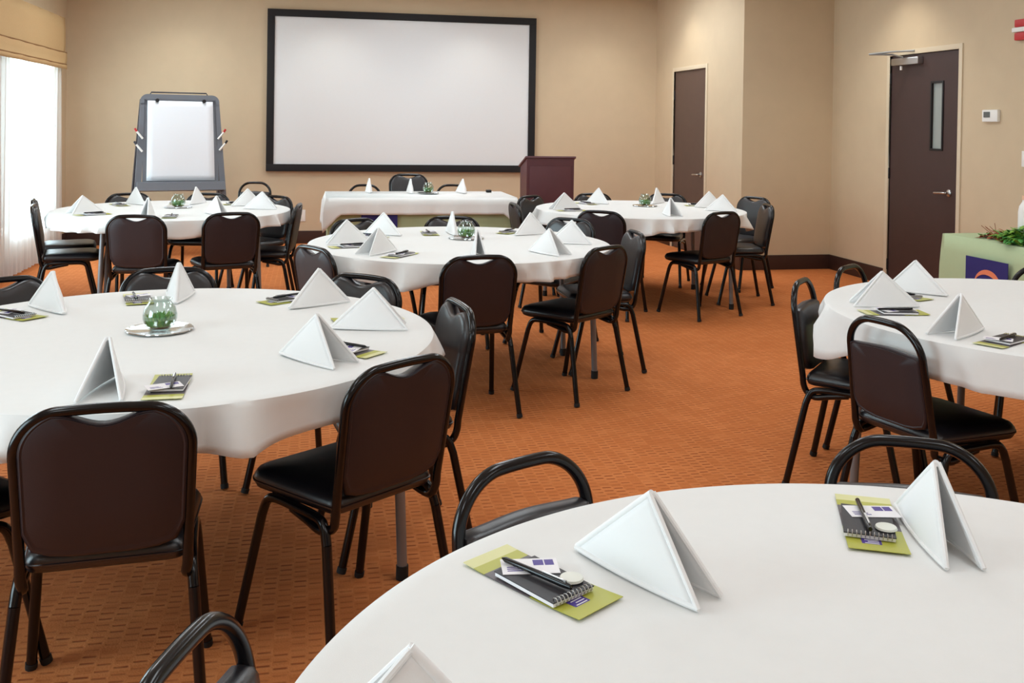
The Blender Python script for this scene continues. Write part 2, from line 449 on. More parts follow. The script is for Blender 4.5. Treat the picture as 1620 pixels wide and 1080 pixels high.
fr = make_door('f', XR, D1, None, 0).build('trim_1', M['trimcream']); struct(fr)
b = MB(); y0, y1, _, z1 = D1
VY0, VY1, VZ0, VZ1 = 7.435, 7.585, 1.295, 1.87
xa, xb = XR + 0.008, XR + 0.05
b.box((xa, y0 + 0.004, 0.008), (xb, VY0, z1 - 0.004)); b.box((xa, VY1, 0.008), (xb, y1 - 0.004, z1 - 0.004))
b.box((xa, VY0, 0.008), (xb, VY1, VZ0)); b.box((xa, VY0, VZ1), (xb, VY1, z1 - 0.004))
dr = struct(b.build('door_1', M['doorwood']))
b = MB(); b.box((xa + 0.012, VY0 + 0.004, VZ0 + 0.004), (xa + 0.02, VY1 - 0.004, VZ1 - 0.004)); b.build('vision_glass', M['doorglass'], dr)
b = MB(); q = 0.014
for lo, hi in (((VY0 - q, VZ0 - q), (VY0 + 0.004, VZ1 + q)), ((VY1 - 0.004, VZ0 - q), (VY1 + q, VZ1 + q)), ((VY0, VZ0 - q), (VY1, VZ0 + 0.004)), ((VY0, VZ1 - 0.004), (VY1, VZ1 + q))):
    b.box((xa - 0.008, lo[0], lo[1]), (xa + 0.004, hi[0], hi[1]), bev=0.002)
b.build('vision_frame', M['black'], dr)
lever(xa, 7.325, 0.925, dr, 1)
for z in (0.2, 1.05, 1.93):
    b = MB(); b.tube([(xa - 0.006, y1, z - 0.05), (xa - 0.006, y1, z + 0.05)], 0.009, 8); b.build('hinge', M['black'], dr)
b = MB(); b.box((xa - 0.055, 7.72, 2.045), (xa, 8.13, 2.11), bev=0.01); cl = b.build('door_closer', M['steel'], dr)
b = MB(); b.tube([(xa - 0.045, 7.98, 2.035), (xa - 0.045, 7.98, 2.0)], 0.012, 10); b.build('closer_spindle', M['white'], cl)
b = MB(); b.tube([(xa - 0.03, 7.98, 2.115), (xa - 0.12, 8.0, 2.14), (xa - 0.26, 8.16, 2.15)], 0.009, 8)
b.tube([(xa - 0.26, 8.16, 2.15), (xa - 0.14, 8.0, 2.165), (xa - 0.02, 7.82, 2.168)], 0.009, 8)
b.build('closer_arm', M['grey_metal'], cl)

fr2 = make_door('f', XJ, D2, None, 0).build('trim_2', M['trimcream']); struct(fr2)
b = MB(); b.box((XJ + 0.008, D2[0] + 0.004, 0.008), (XJ + 0.05, D2[1] - 0.004, D2[3] - 0.004))
dr2 = struct(b.build('door_2', M['doorwood2']))
lever(XJ + 0.008, 10.31, 0.915, dr2, 1)
for z in (0.2, 1.05, 1.83):
    b = MB(); b.tube([(XJ + 0.0, D2[1], z - 0.055), (XJ + 0.0, D2[1], z + 0.055)], 0.01, 8); b.build('hinge', M['black'], dr2)
# unseen slabs added behind the doors so no light leaks in
b = MB(); b.box((XR + 0.11, D1[0] - 0.2, -0.05), (XR + 0.16, D1[1] + 0.2, 2.4)); struct(b.build('light_block_1', M['wall']))
b = MB(); b.box((XJ + 0.11, D2[0] - 0.2, -0.05), (XJ + 0.16, D2[1] + 0.2, 2.4)); struct(b.build('light_block_2', M['wall']))

# ------------------------------------------------------------------ wall devices
sc = empty('projection_screen', ((-0.54 + 2.69) / 2, YF, 0.86))
SX0, SX1, SZ0, SZ1, SB = -0.545, 2.69, 0.858, 2.768, 0.085
b = MB(); b.box((SX0 + SB - 0.01, YF - 0.03, SZ0 + SB - 0.01), (SX1 - SB + 0.01, YF - 0.018, SZ1 - SB + 0.01)); rel(b, sc).build('screen_surface', M['screen'], sc)
b = MB()
for lo, hi in (((SX0, SZ0), (SX1, SZ0 + SB)), ((SX0, SZ1 - SB), (SX1, SZ1)), ((SX0, SZ0 + SB), (SX0 + SB, SZ1 - SB)), ((SX1 - SB, SZ0 + SB), (SX1, SZ1 - SB))):
    b.box((lo[0], YF - 0.05, lo[1]), (hi[0], YF, hi[1]), bev=0.004)
rel(b, sc).build('screen_frame', M['screenframe'], sc)
tag(sc, 'large white projection screen in a black frame on the far wall', 'screen')

b = MB(); b.box((-0.185, YF - 0.008, 0.262), (-0.083, YF, 0.4), bev=0.003)
ol = b.build('wall_outlet', M['white']); 
for z in (0.302, 0.36):
    b = MB(); b.box((-0.15, YF - 0.011, z - 0.018), (-0.118, YF - 0.007, z + 0.018), bev=0.002); b.build('socket', M['mint'], ol)
tag(ol, 'white electrical outlet plate low on the far wall', 'outlet')
th = empty('thermostat', (XR, 6.79, 1.53))
b = MB(); b.box((XR - 0.03, 6.705, 1.53), (XR, 6.885, 1.627), bev=0.01); rel(b, th).build('housing', M['white'], th)
b = MB(); b.box((XR - 0.033, 6.79, 1.565), (XR - 0.029, 6.862, 1.61)); rel(b, th).build('display', M['lcd'], th)
tag(th, 'white thermostat on the wall beside the dark door with glass slot', 'thermostat')
fa = empty('fire_alarm', (XR, 6.45, 2.15))
b = MB(); b.box((XR - 0.045, 6.37, 2.15), (XR, 6.52, 2.21), bev=0.012); b.box((XR - 0.045, 6.37, 2.25), (XR, 6.52, 2.31), bev=0.012); b.box((XR - 0.03, 6.375, 2.15), (XR, 6.515, 2.31), bev=0.006)
rel(b, fa).build('red_housing', M['red'], fa)
b = MB(); b.box((XR - 0.06, 6.375, 2.212), (XR - 0.028, 6.53, 2.248), bev=0.01); rel(b, fa).build('strobe_lens', M['white'], fa)
tag(fa, 'red fire alarm with white strobe high on the right wall', 'alarm')
b = MB(); b.box((XR - 0.008, 6.36, 1.19), (XR, 6.455, 1.31), bev=0.003); sw = b.build('light_switch', M['white'])
b = MB(); b.box((XR - 0.013, 6.395, 1.22), (XR - 0.007, 6.42, 1.28), bev=0.002); b.build('toggle', M['white'], sw)
tag(sw, 'white switch plate on the wall below the red fire alarm', 'switch')
for (x, y) in LIGHTS:  # panels for every troffer, the added front row included
    r = empty('ceiling_light', (x, y, ZC))
    b = MB()
    for lo, hi in (((-0.31, -0.61), (-0.285, 0.61)), ((0.285, -0.61), (0.31, 0.61)), ((-0.285, -0.61), (0.285, -0.585)), ((-0.285, 0.585), (0.285, 0.61))):
        b.box((lo[0], lo[1], -0.03), (hi[0], hi[1], 0))
    b.build('light_frame', M['white'], r)
    b = MB(); b.box((-0.285, -0.585, -0.02), (0.285, 0.585, -0.01)); b.build('diffuser', emit('diffuser_glow', (255, 248, 236), 1.5) if 'dg' not in M else M['dg'], r)
    M.setdefault('dg', r.children[1].data.materials[0] if r.children[1].name.startswith('diffuser') else r.children[0].data.materials[0])
    tag(r, 'rectangular ceiling light panel with glowing diffuser', 'ceiling light', 'ceiling light panels')
for (x, y) in SPOTS:
    b = MB(); b.lathe([(0.045, 0.0), (0.075, 0.0), (0.075, -0.008), (0.06, -0.012), (0.045, -0.004)], 24); o = b.build('downlight_ring', M['white'], None, (x, y, ZC))
    tag(o, 'round recessed ceiling downlight near the wall', 'downlight', 'recessed downlights')

# ------------------------------------------------------------------ chairs
TW = 0.0125


def hoop_points(hw, ztop, rad, lean0=(-0.185, 0.45), lean1=(-0.245, 0.82), wb=None):
    """upper part of the back frame, from the left strand over the top to the right strand"""
    def yz(z):
        t = (z - lean0[1]) / (lean1[1] - lean0[1]); return lean0[0] + (lean1[0] - lean0[0]) * t
    wb = wb or hw - 0.010; L = []
    zc = ztop - 0.012 - rad
    for k in range(8):
        z = 0.45 + (zc - 0.012 - 0.45) * k / 7
        L.append((-(wb + (hw - wb) * min(1, (z - 0.45) / (zc - 0.45))), yz(z), z))
    for k in range(15):
        a = PI - (PI / 2) * k / 14
        x = -hw + rad + rad * math.cos(a); z = zc + rad * math.sin(a) + 0.012 * (1 - (x / hw) ** 2) * (k / 14); L.append((x, yz(z), z))
    x0 = hw - rad
    L += [(-x0 + x0 * k / 4, yz(ztop), zc + rad + 0.012 * (1 - ((x0 - x0 * k / 4) / hw) ** 2)) for k in range(1, 5)]
    return L + [(-x, y, z) for (x, y, z) in L[:-1]][::-1]


def lower_strand(s, wb, y0=-0.185, z0=0.45):
    """from the seat rail back and round under the seat, up to the strand foot"""
    return [(s * 0.186, 0.0, 0.397), (s * 0.187, -0.07, 0.385), (s * 0.188, -0.13, 0.374), (s * (wb - 0.003), -0.167, 0.385), (s * wb, -0.181, 0.415)]


def panel(outline, y_of, th_f, th_r, inset=0.012):
    """cushioned panel from an (x, z) outline, swollen on the front"""
    b = MB(); n = len(outline)
    cx = sum(p[0] for p in outline) / n; cz = sum(p[1] for p in outline) / n
    rings = []
    for (sc_, off) in ((1.0, 0.0), (0.985, 0.55), (0.94, 0.85), (0.82, 0.97), (0.5, 1.0)):
        ring = []
        for (x, z) in outline:
            X = cx + (x - cx) * sc_; Z = cz + (z - cz) * sc_; ring.append((X, y_of(Z) + th_f * off, Z))
        rings.append(ring)
    back = []
    for (sc_, off) in ((0.985, 0.7), (0.955, 0.95), (0.93, 0.82), (0.91, 0.95), (0.5, 1.0)):
        ring = []
        for (x, z) in outline:
            X = cx + (x - cx) * sc_; Z = cz + (z - cz) * sc_; ring.append((X, y_of(Z) - th_r * off, Z))
        back.append(ring)
    vs = [v for r_ in rings for v in r_]; fs = []
    for i in range(len(rings) - 1):
        for k in range(n): fs.append([i * n + k, i * n + (k + 1) % n, (i + 1) * n + (k + 1) % n, (i + 1) * n + k])
    vs.append((cx, y_of(cz) + th_f, cz)); c = len(vs) - 1; o = (len(rings) - 1) * n
    for k in range(n): fs.append([o + k, o + (k + 1) % n, c])
    b.add(vs, fs, 0, True)
    vs = [v for v in rings[0]] + [v for r_ in back for v in r_]; fs = []
    for i in range(len(back)):
        for k in range(n): fs.append([i * n + (k + 1) % n, i * n + k, (i + 1) * n + k, (i + 1) * n + (k + 1) % n])
    vs.append((cx, y_of(cz) - th_r, cz)); c = len(vs) - 1; o = len(back) * n
    for k in range(n): fs.append([o + (k + 1) % n, o + k, c])
    b.add(vs, fs, 1, True)
    return b


def make_chair(kind):
    root = empty('banquet_chair', (0, 0, 0))
    A = kind == 'slot'
    hw, rad, wb = (0.188, 0.088, 0.180) if A else (0.158, 0.098, 0.170)
    for s in (-1, 1):
        rail = curve([(s * 0.194, -0.165, 0.345), (s * 0.190, -0.148, 0.385), (s * 0.188, -0.115, 0.403), (s * 0.187, 0.0, 0.405), (s * 0.188, 0.085, 0.403), (s * 0.190, 0.118, 0.385), (s * 0.194, 0.135, 0.345)], 5)
        b = MB(); b.tube(rail, 0.0135, 10); b.build('seat_rail', M['tube'], root)
        for (ya, yb) in ((-0.165, -0.235), (0.135, 0.215)):
            b = MB(); p0 = Vector((s * 0.194, ya, 0.345)); p1 = Vector((s * 0.222, yb, 0.0))
            b.tube([p0, p0.lerp(p1, 0.5), p0.lerp(p1, 0.955)], 0.0135, 10, 0)
            b.tube([p0.lerp(p1, 0.94), p1 + Vector((0, 0, 0.0035))], 0.0155, 10, 1)
            b.v = [(x, y, max(z, 0.0005)) for (x, y, z) in b.v]; b.build('leg', [M['tube'], M['rubber']], root)
    hp = hoop_points(hw, 0.82 - TW, rad, wb=wb)
    lo = curve(lower_strand(-1, wb) + [hp[0]], 5)
    full = lo[:-1] + [Vector(p) for p in hp] + [Vector((-p.x, p.y, p.z)) for p in lo[:-1][::-1]]
    b = MB(); b.tube(full, TW, 10); b.build('back_frame', M['tube'], root)
    # seat: rounded trapezoid cushion
    b = MB(); out = []; hwf, hwb, yf, yb = 0.205, 0.178, 0.215, -0.175
    def corner(cx, cy, r_, a0, a1, n=7):
        return [(cx + r_ * math.cos(a0 + (a1 - a0) * k / (n - 1)), cy + r_ * math.sin(a0 + (a1 - a0) * k / (n - 1))) for k in range(n)]
    out += corner(hwf - 0.07, yf - 0.07, 0.07, 0, PI / 2) + corner(-hwf + 0.07, yf - 0.07, 0.07, PI / 2, PI)
    out += corner(-hwb + 0.03, yb + 0.03, 0.03, PI, 1.5 * PI, 5) + corner(hwb - 0.03, yb + 0.03, 0.03, 1.5 * PI, 2 * PI, 5)
    n = len(out); prof = [(0.90, 0.412), (0.965, 0.418), (1.0, 0.434), (0.99, 0.447), (0.95, 0.460), (0.85, 0.468), (0.5, 0.474)]
    vs = [(x * s_, y * s_ + 0.01 * (1 - s_), z) for (s_, z) in prof for (x, y) in out]; fs = []
    for i in range(len(prof) - 1):
        for k in range(n): fs.append([i * n + k, i * n + (k + 1) % n, (i + 1) * n + (k + 1) % n, (i + 1) * n + k])
    vs.append((0, 0.01, 0.475)); c = len(vs) - 1
    for k in range(n): fs.append([(len(prof) - 1) * n + k, (len(prof) - 1) * n + (k + 1) % n, c])
    fs.append(list(range(n))[::-1]); b.add(vs, fs, 0, True)
    # piping round the seat edge
    b.tube([(x * 0.995, y * 0.995, 0.436) for (x, y) in out], 0.0035, 6, 0, closed=True)
    b.build('seat', M['vinyl'], root)
    # backrest
    yz = lambda z: -0.185 + (-0.06) * (z - 0.45) / 0.37
    ol = [(x * (hw - 0.006) / hw, z) for (x, y, z) in hp if z > 0.51]
    zt = 0.82 - TW - 0.004
    if A:
        pts = []
        for (x, z) in ol:
            if abs(x) < 0.125 and z > 0.74:
                continue
            pts.append((x, min(z, zt - 0.006)))
        left = [p for p in pts if p[0] < 0]; right = [p for p in pts if p[0] >= 0]
        dip = [(x, zt - 0.003 - 0.027 * (0.5 + 0.5 * math.cos(PI * min(1, abs(x) / 0.105)))) for x in [-0.115 + 0.23 * k / 16 for k in range(17)]]
        top = left + dip + right
    else:
        left = [p for p in ol if p[0] < 0 and p[1] < 0.715]; right = [p for p in ol if p[0] > 0 and p[1] < 0.715]
        xw = abs(left[-1][0])
        dip = [(x, 0.718 + 0.004 * math.cos(PI * x / xw)) for x in [-xw + 0.012 + (2 * xw - 0.024) * k / 10 for k in range(11)]]
        top = left + dip + right
    zb = 0.462; w0 = wb - 0.012
    bot = [(w0, 0.50), (w0 - 0.012, 0.475), (w0 - 0.05, zb), (w0 * 0.4, zb - 0.006), (-w0 * 0.4, zb - 0.006), (-w0 + 0.05, zb), (-w0 + 0.012, 0.475), (-w0, 0.50)]
    b = panel(top + bot, yz, 0.030, 0.014)
    b.build('backrest', [M['vinyl'], M['vinylback']], root)
    return root


TC = {'M': (.846, 5.595), 'BL': (-1.044, 7.80), 'BR': (2.687, 7.753), 'NL': (-.469, 3.293), 'N': (.789, .888), 'RT': (2.813, 3.199)}
TN = {'M': 'middle round table', 'BL': 'round table before the easel', 'BR': 'round table before the lectern', 'NL': 'big window-side round table',
      'N': 'closest round table', 'RT': 'round table by the green buffet'}
# kind, table, (x, y) of the top of the back, facing angle in degrees (None = to the table centre), lift, label
CH = [
    ('slot', 'BL', (-1.149, 6.807), 84, 0, 'black banquet chair seen from behind, window-side one of two before the easel table'),
    ('slot', 'BL', (-0.545, 6.955), 107, 0, 'black banquet chair seen from behind, outlet-side one of two before the easel table'),
    ('slot', 'BL', (-2.0, 7.63), 12, 0, 'black banquet chair in profile against the sheer curtain, nearer of two in line'),
    ('slot', 'BL', (-2.145, 8.19), 12, 0, 'farther black banquet chair in profile, hidden behind another against the sheer curtain'),
    ('slot', 'BL', (-0.147, 7.698), None, 0, 'black banquet chair edge-on at the easel table, back toward the wall outlet'),
    ('slot', 'BL', (-0.29, 8.50), None, 0, 'grey-lit banquet chair just behind the edge-on one at the easel table'),
    ('open', 'BL', (-0.586, 10.398), 262, 0, 'black open-hoop chair standing alone between easel and projection screen'),
    ('slot', 'BL', (-1.55, 8.80), None, 0, 'black chair back peeking over the easel table beneath the left easel leg'),
    ('slot', 'BL', (-0.89, 8.80), 258, 0, 'black chair back peeking over the easel table below the whiteboard tray'),
    ('slot', 'M', (0.803, 4.711), 98, 0, 'black banquet chair seen squarely from behind at the middle round table'),
    ('slot', 'M', (1.468, 5.008), 126, 0, 'black banquet chair at middle table, angled back, beside the squarely seen one'),
    ('slot', 'M', (1.936, 5.654), 180, 0, 'grey-shining banquet chair edge-on at the aisle end of the middle table'),
    ('slot', 'M', (1.74, 6.45), None, 0, 'dark chair back behind two napkins at the middle table, toward the doors'),
    ('slot', 'M', (0.94, 6.62), None, 0, 'dark chair back behind the glass bowl of the middle table'),
    ('slot', 'M', (0.268, 6.482), None, 0, 'dark chair back just below the navy banner of the head table'),
    ('slot', 'M', (0.003, 5.075), None, 0, 'brown-black chair at the window end of the middle table, seen from behind'),
    ('slot', 'BR', (2.133, 7.022), None, 0, 'black banquet chair from behind at lectern table, partly hidden by middle table chairs'),
    ('slot', 'BR', (2.959, 7.09), None, 0, 'black banquet chair from behind at the lectern table, standing by the aisle'),
    ('slot', 'BR', (3.748, 7.558), None, 0, 'black banquet chair edge-on at the lectern table, nearest the corner wall'),
    ('slot', 'BR', (4.01, 8.35), None, 0, 'dark rounded chair back facing out behind the edge-on one by the corner wall'),
    ('slot', 'BR', (1.602, 7.726), None, 0, 'brown-black chair edge-on between the head table and the lectern table'),
    ('slot', 'BR', (1.91, 8.51), -51, 0, 'dark chair back at the foot of the lectern, behind the edge-on one'),
    ('slot', 'BR', (2.58, 8.80), None, 0, 'dark chair back peeking over the lectern table just beside the lectern'),
    ('slot', 'BR', (3.30, 8.75), None, 0, 'dark chair back peeking over the lectern table before the brown door'),
    ('slot', 'NL', (-0.453, 2.31), 95, 0, 'large brown-black chair squarely from behind at the big window-side table'),
    ('slot', 'NL', (0.249, 2.627), 126, 0, 'black chair with visible seat, angled at the aisle corner of the big window-side table'),
    ('slot', 'NL', (0.522, 3.443), None, 0, 'grey-shining slim chair edge-on at the aisle end of the big window-side table'),
    ('slot', 'NL', (0.217, 4.107), None, 0, 'blue-grey lit chair facing the camera between window-side and middle tables'),
    ('slot', 'NL', (-0.602, 4.387), None, 0, 'dark chair back behind the glass bowl of the big window-side table'),
    ('slot', 'NL', (-1.213, 4.176), None, 0, 'dark chair back at the window corner of the big window-side table, cut by frame'),
    ('slot', 'NL', (-1.16, 2.60), None, 0, 'black chair cut off by the frame beside the large brown-black one'),
    ('open', 'RT', (1.908, 2.969), None, 0, 'black open-hoop chair from behind at the buffet-side table, with big seat'),
    ('open', 'RT', (2.041, 3.793), -43, 0, 'black open-hoop chair edge-on at the aisle side of the buffet-side table'),
    ('open', 'RT', (2.479, 4.159), -55, 0, 'black open-hoop chair facing the camera before the dark corner baseboard'),
    ('open', 'RT', (3.46, 4.03), None, 0, 'black open-hoop chair before the navy banner of the green buffet table'),
    ('open', 'N', (0.399, 1.814), -63, 0, 'black open-hoop chair behind the lime leaflet at the closest table'),
    ('open', 'N', (1.225, 1.807), None, 0, 'black open-hoop chair behind the tall napkin at the closest table, near the buffet-side table'),
    ('open', 'N', (-0.153, 1.238), None, 0, 'shiny chair hoop poking into the bottom of the frame at the closest table'),
    ('open', 'H', (0.518, 10.026), 270, 0, 'chair hoop behind the window end of the head table'),
    ('open', 'H', (0.949, 9.98), 268, 0, 'chair hoop behind the middle of the head table, lower of a stacked pair'),
    ('slot', 'H', (0.955, 9.92), 268, 0.115, 'dark chair stacked on the middle one behind the head table, below the screen'),
    ('open', 'H', (1.422, 10.058), 270, 0, 'chair hoop behind the lectern end of the head table'),
]
GR = {'M': 'chairs at the middle round table', 'BL': 'chairs at the easel table', 'BR': 'chairs at the lectern table', 'NL': 'chairs at the big window-side table',
      'N': 'chairs at the closest table', 'RT': 'chairs at the buffet-side table', 'H': 'chairs behind the head table'}
PROTO = {'slot': make_chair('slot'), 'open': make_chair('open')}
used = set()
CANG = {k: [] for k in TC}
RMIN = 0.945
for (kind, tb, P, ang, lift, lab) in CH:
    if tb in TC:                                         # keep every back clear of the table rim
        dv = Vector((P[0] - TC[tb][0], P[1] - TC[tb][1]))
        if dv.length < RMIN: dv *= RMIN / dv.length
        P = (TC[tb][0] + dv.x, TC[tb][1] + dv.y)
        CANG[tb].append((math.atan2(dv.y, dv.x), dv.length - (0.17 * lift + 0.015 if lift else 0)))
    if ang is None: a = math.atan2(TC[tb][1] - P[1], TC[tb][0] - P[0])
    else: a = R(ang)
    o = PROTO[kind] if kind not in used else copy_tree(PROTO[kind])
    used.add(kind)
    put(o, (P[0] + 0.242 * math.cos(a), P[1] + 0.242 * math.sin(a), lift), a - PI / 2)
    tag(o, lab, 'chair', GR[tb])


# ------------------------------------------------------------------ round tables with cloths
TR, TZ = 0.866, 0.75


def make_table():
    r = empty('round_table', (0, 0, 0))
    b = MB(); b.lathe([(0.0, TZ - 0.026), (TR - 0.012, TZ - 0.026), (TR - 0.006, TZ - 0.022), (TR - 0.006, TZ - 0.006), (TR - 0.012, TZ - 0.001), (0.0, TZ - 0.001)], 64)
    b.build('tabletop', M['tablewood'], r)
    b = MB(); b.lathe([(TR - 0.10, TZ - 0.027), (TR - 0.10, TZ - 0.062), (TR - 0.085, TZ - 0.062), (TR - 0.085, TZ - 0.027)], 64)
    b.build('apron', M['tableapron'], r)
    for k in range(4):
        b = MB(); x = 0.79
        b.tube([(x * 0.955, 0, TZ - 0.03), (x * 0.98, 0, 0.4), (x, 0, 0.03)], 0.0165, 10, 0)
        b.tube([(x, 0, 0.045), (x, 0, 0.001)], 0.02, 10, 1); lg = b.build('leg', [M['tableleg'], M['rubber']], r)
        b = MB(); b.tube([(0.765, 0, 0.56), (0.50, 0, TZ - 0.03)], 0.009, 8); b.build('leg_brace', M['tableapron'], lg)
    return r


def cloth_mesh(d0, d1, th0, seed, chairs=()):
    rnd = random.Random(seed); b = MB(); n = 240
    ph = [rnd.uniform(0, 2 * PI) for _ in range(6)]

    def drop(a): return d0 + d1 * max(0.0, math.cos(4 * (a - th0))) ** 3 + 0.006 * math.sin(5 * a + ph[0])

    def fold(a):
        w = a + 0.16 * math.sin(3 * a + ph[1]) + 0.07 * math.sin(7 * a + ph[2])
        return 1.0 - 1.8 * abs(math.sin(11 * w + ph[3])) ** 0.85 + 0.4 * math.sin(17 * w + ph[4])
    rows = [(0.0, 0, 0), ]
    vs = [(0, 0, TZ + 0.012)]; fs = []; rings = []
    spec = [(0.3, 0), (0.55, 0), (0.75, 0), (TR - 0.03, 0), (TR - 0.008, 0.0)]
    for (r_, _) in spec: rings.append([(r_ * math.cos(2 * PI * k / n), r_ * math.sin(2 * PI * k / n), TZ + 0.012) for k in range(n)])
    for t in (0.0, 0.06, 0.2, 0.4, 0.6, 0.8, 1.0):
        ring = []
        for k in range(n):
            a = 2 * PI * k / n; d = drop(a)
            rr = TR + 0.007 + (0.031 * t ** 0.75 * fold(a) + 0.030 * t) * (0.4 + 0.6 * d / 0.1) + (0.0 if t > 0 else -0.003)
            z = TZ + 0.009 - (0.006 if t > 0 else 0.0) - d * t
            for (ca, cr) in chairs:                      # a chair back pushes the hanging cloth in
                da = abs((a - ca + PI) % (2 * PI) - PI) * TR
                lim = cr - 0.024 - 0.038 - 0.17 * (0.82 - z)
                if da < 0.34: rr = min(rr, max(lim + max(0, da - 0.2) * 0.5, TR + 0.005))
            ring.append((rr * math.cos(a), rr * math.sin(a), z))
        rings.append(ring)
    for r_ in rings: vs += r_
    for k in range(n): fs.append([0, 1 + k, 1 + (k + 1) % n])
    for i in range(len(rings) - 1):
        for k in range(n):
            fs.append([1 + i * n + k, 1 + (i + 1) * n + k, 1 + (i + 1) * n + (k + 1) % n, 1 + i * n + (k + 1) % n])
    b.add(vs, fs, 0, True); return b


CZ = TZ + 0.0125          # upper face of the cloth
LEGS = {'M': (-17, 25, 158, 178), 'NL': (-15, 30, 158, 195), 'BL': (-120, -32, 63, 138), 'BR': (-40, 33, 160, -152), 'N': (20, -70, -160, 89), 'RT': (168, 80, -30, -100)}
TPAR = {'M': (0, .082, .05, R(-28)), 'BL': (38, .082, .03, R(10)), 'BR': (-15, .088, .05, R(-25)), 'NL': (0, .088, .03, R(20)), 'N': (20, .12, .04, R(0)), 'RT': (-23, .115, .07, R(165))}
TLAB = {'M': 'middle round folding table standing before the long head table', 'BL': 'round folding table before the flipchart easel and window',
        'BR': 'round folding table between the lectern and corner wall', 'NL': 'round folding table with grey leg behind the angled black chair',
        'N': 'closest round folding table, hidden under its white cloth', 'RT': 'round folding table beside the green buffet table'}
tp = make_table(); first = True
for i, k in enumerate(TC):
    th, d0, d1, t0 = TPAR[k]
    o = tp if first else copy_tree(tp); first = False
    put(o, (TC[k][0], TC[k][1], 0), 0.0)
    for ch, la in zip([c_ for c_ in o.children if c_.name.startswith('leg')], LEGS[k]): ch.rotation_euler.z = R(la)
    tag(o, TLAB[k], 'table', 'round folding tables')
    c = cloth_mesh(d0, d1, t0, i + 3, CANG[k]).build('tablecloth', M['cloth'], None, (TC[k][0], TC[k][1], 0), mods=[('SOLIDIFY', dict(thickness=0.0022, offset=1))])
    tag(c, 'white cloth draped over the ' + TN[k], 'tablecloth', 'white round tablecloths')


# ------------------------------------------------------------------ napkins
def napkin_mesh(w=0.10, h=0.132, L=0.25, ax=0.015, seed=0):
    rnd = random.Random(seed); b = MB(); n = 14
    Bk = Vector((0, -L / 2, 0.002)); Ap = Vector((0, ax, h))
    for s in (-1, 1):
        Ft = Vector((s * w / 2, L / 2, 0.0)); vs = []; idx = {}; fs = []
        bul = rnd.uniform(0.004, 0.012)
        for i in range(n + 1):
            for j in range(n + 1 - i):
                u, v = i / n, j / n; wq = 1 - u - v
                p = Bk * u + Ft * v + Ap * wq
                p.x += s * bul * 16 * u * v * wq * 1.2 + s * 0.0035
                p.z += 0.0 - 0.0
                # the side edge between back tip and front foot lies on the cloth, slightly bowed outward
                p.x += s * 0.008 * 4 * u * v * (1 - wq)
                idx[(i, j)] = len(vs); vs.append(p)
        for i in range(n):
            for j in range(n - i):
                fs.append([idx[(i, j)], idx[(i + 1, j)], idx[(i, j + 1)]])
                if i + j < n - 1: fs.append([idx[(i + 1, j)], idx[(i + 1, j + 1)], idx[(i, j + 1)]])
        b.add(vs, fs, 0, True)
        # thick folded hem along the front edge, and the rounded ridge
        b.tube([Ap.lerp(Ft, t / 8) + Vector((s * 0.0045, 0, 0.0035 * (t / 8))) for t in range(9)], 0.0028, 8)
        b.tube([Bk.lerp(Ft, t / 10) + Vector((s * (0.0045 + 0.008 * 4 * (t / 10) * (1 - t / 10)), 0, 0.0035)) for t in range(11)], 0.0026, 8)
    rid = [Ap.lerp(Bk, t / 8) + Vector((0, 0, 0.003 * t / 8)) for t in range(9)]
    b.tube(rid, 0.0048, 10)
    return b


NV = [napkin_mesh(0.095, 0.132, 0.25, 0.015, 1), napkin_mesh(0.05, 0.132, 0.25, 0.02, 2), napkin_mesh(0.14, 0.125, 0.235, 0.03, 3)]
NME = []
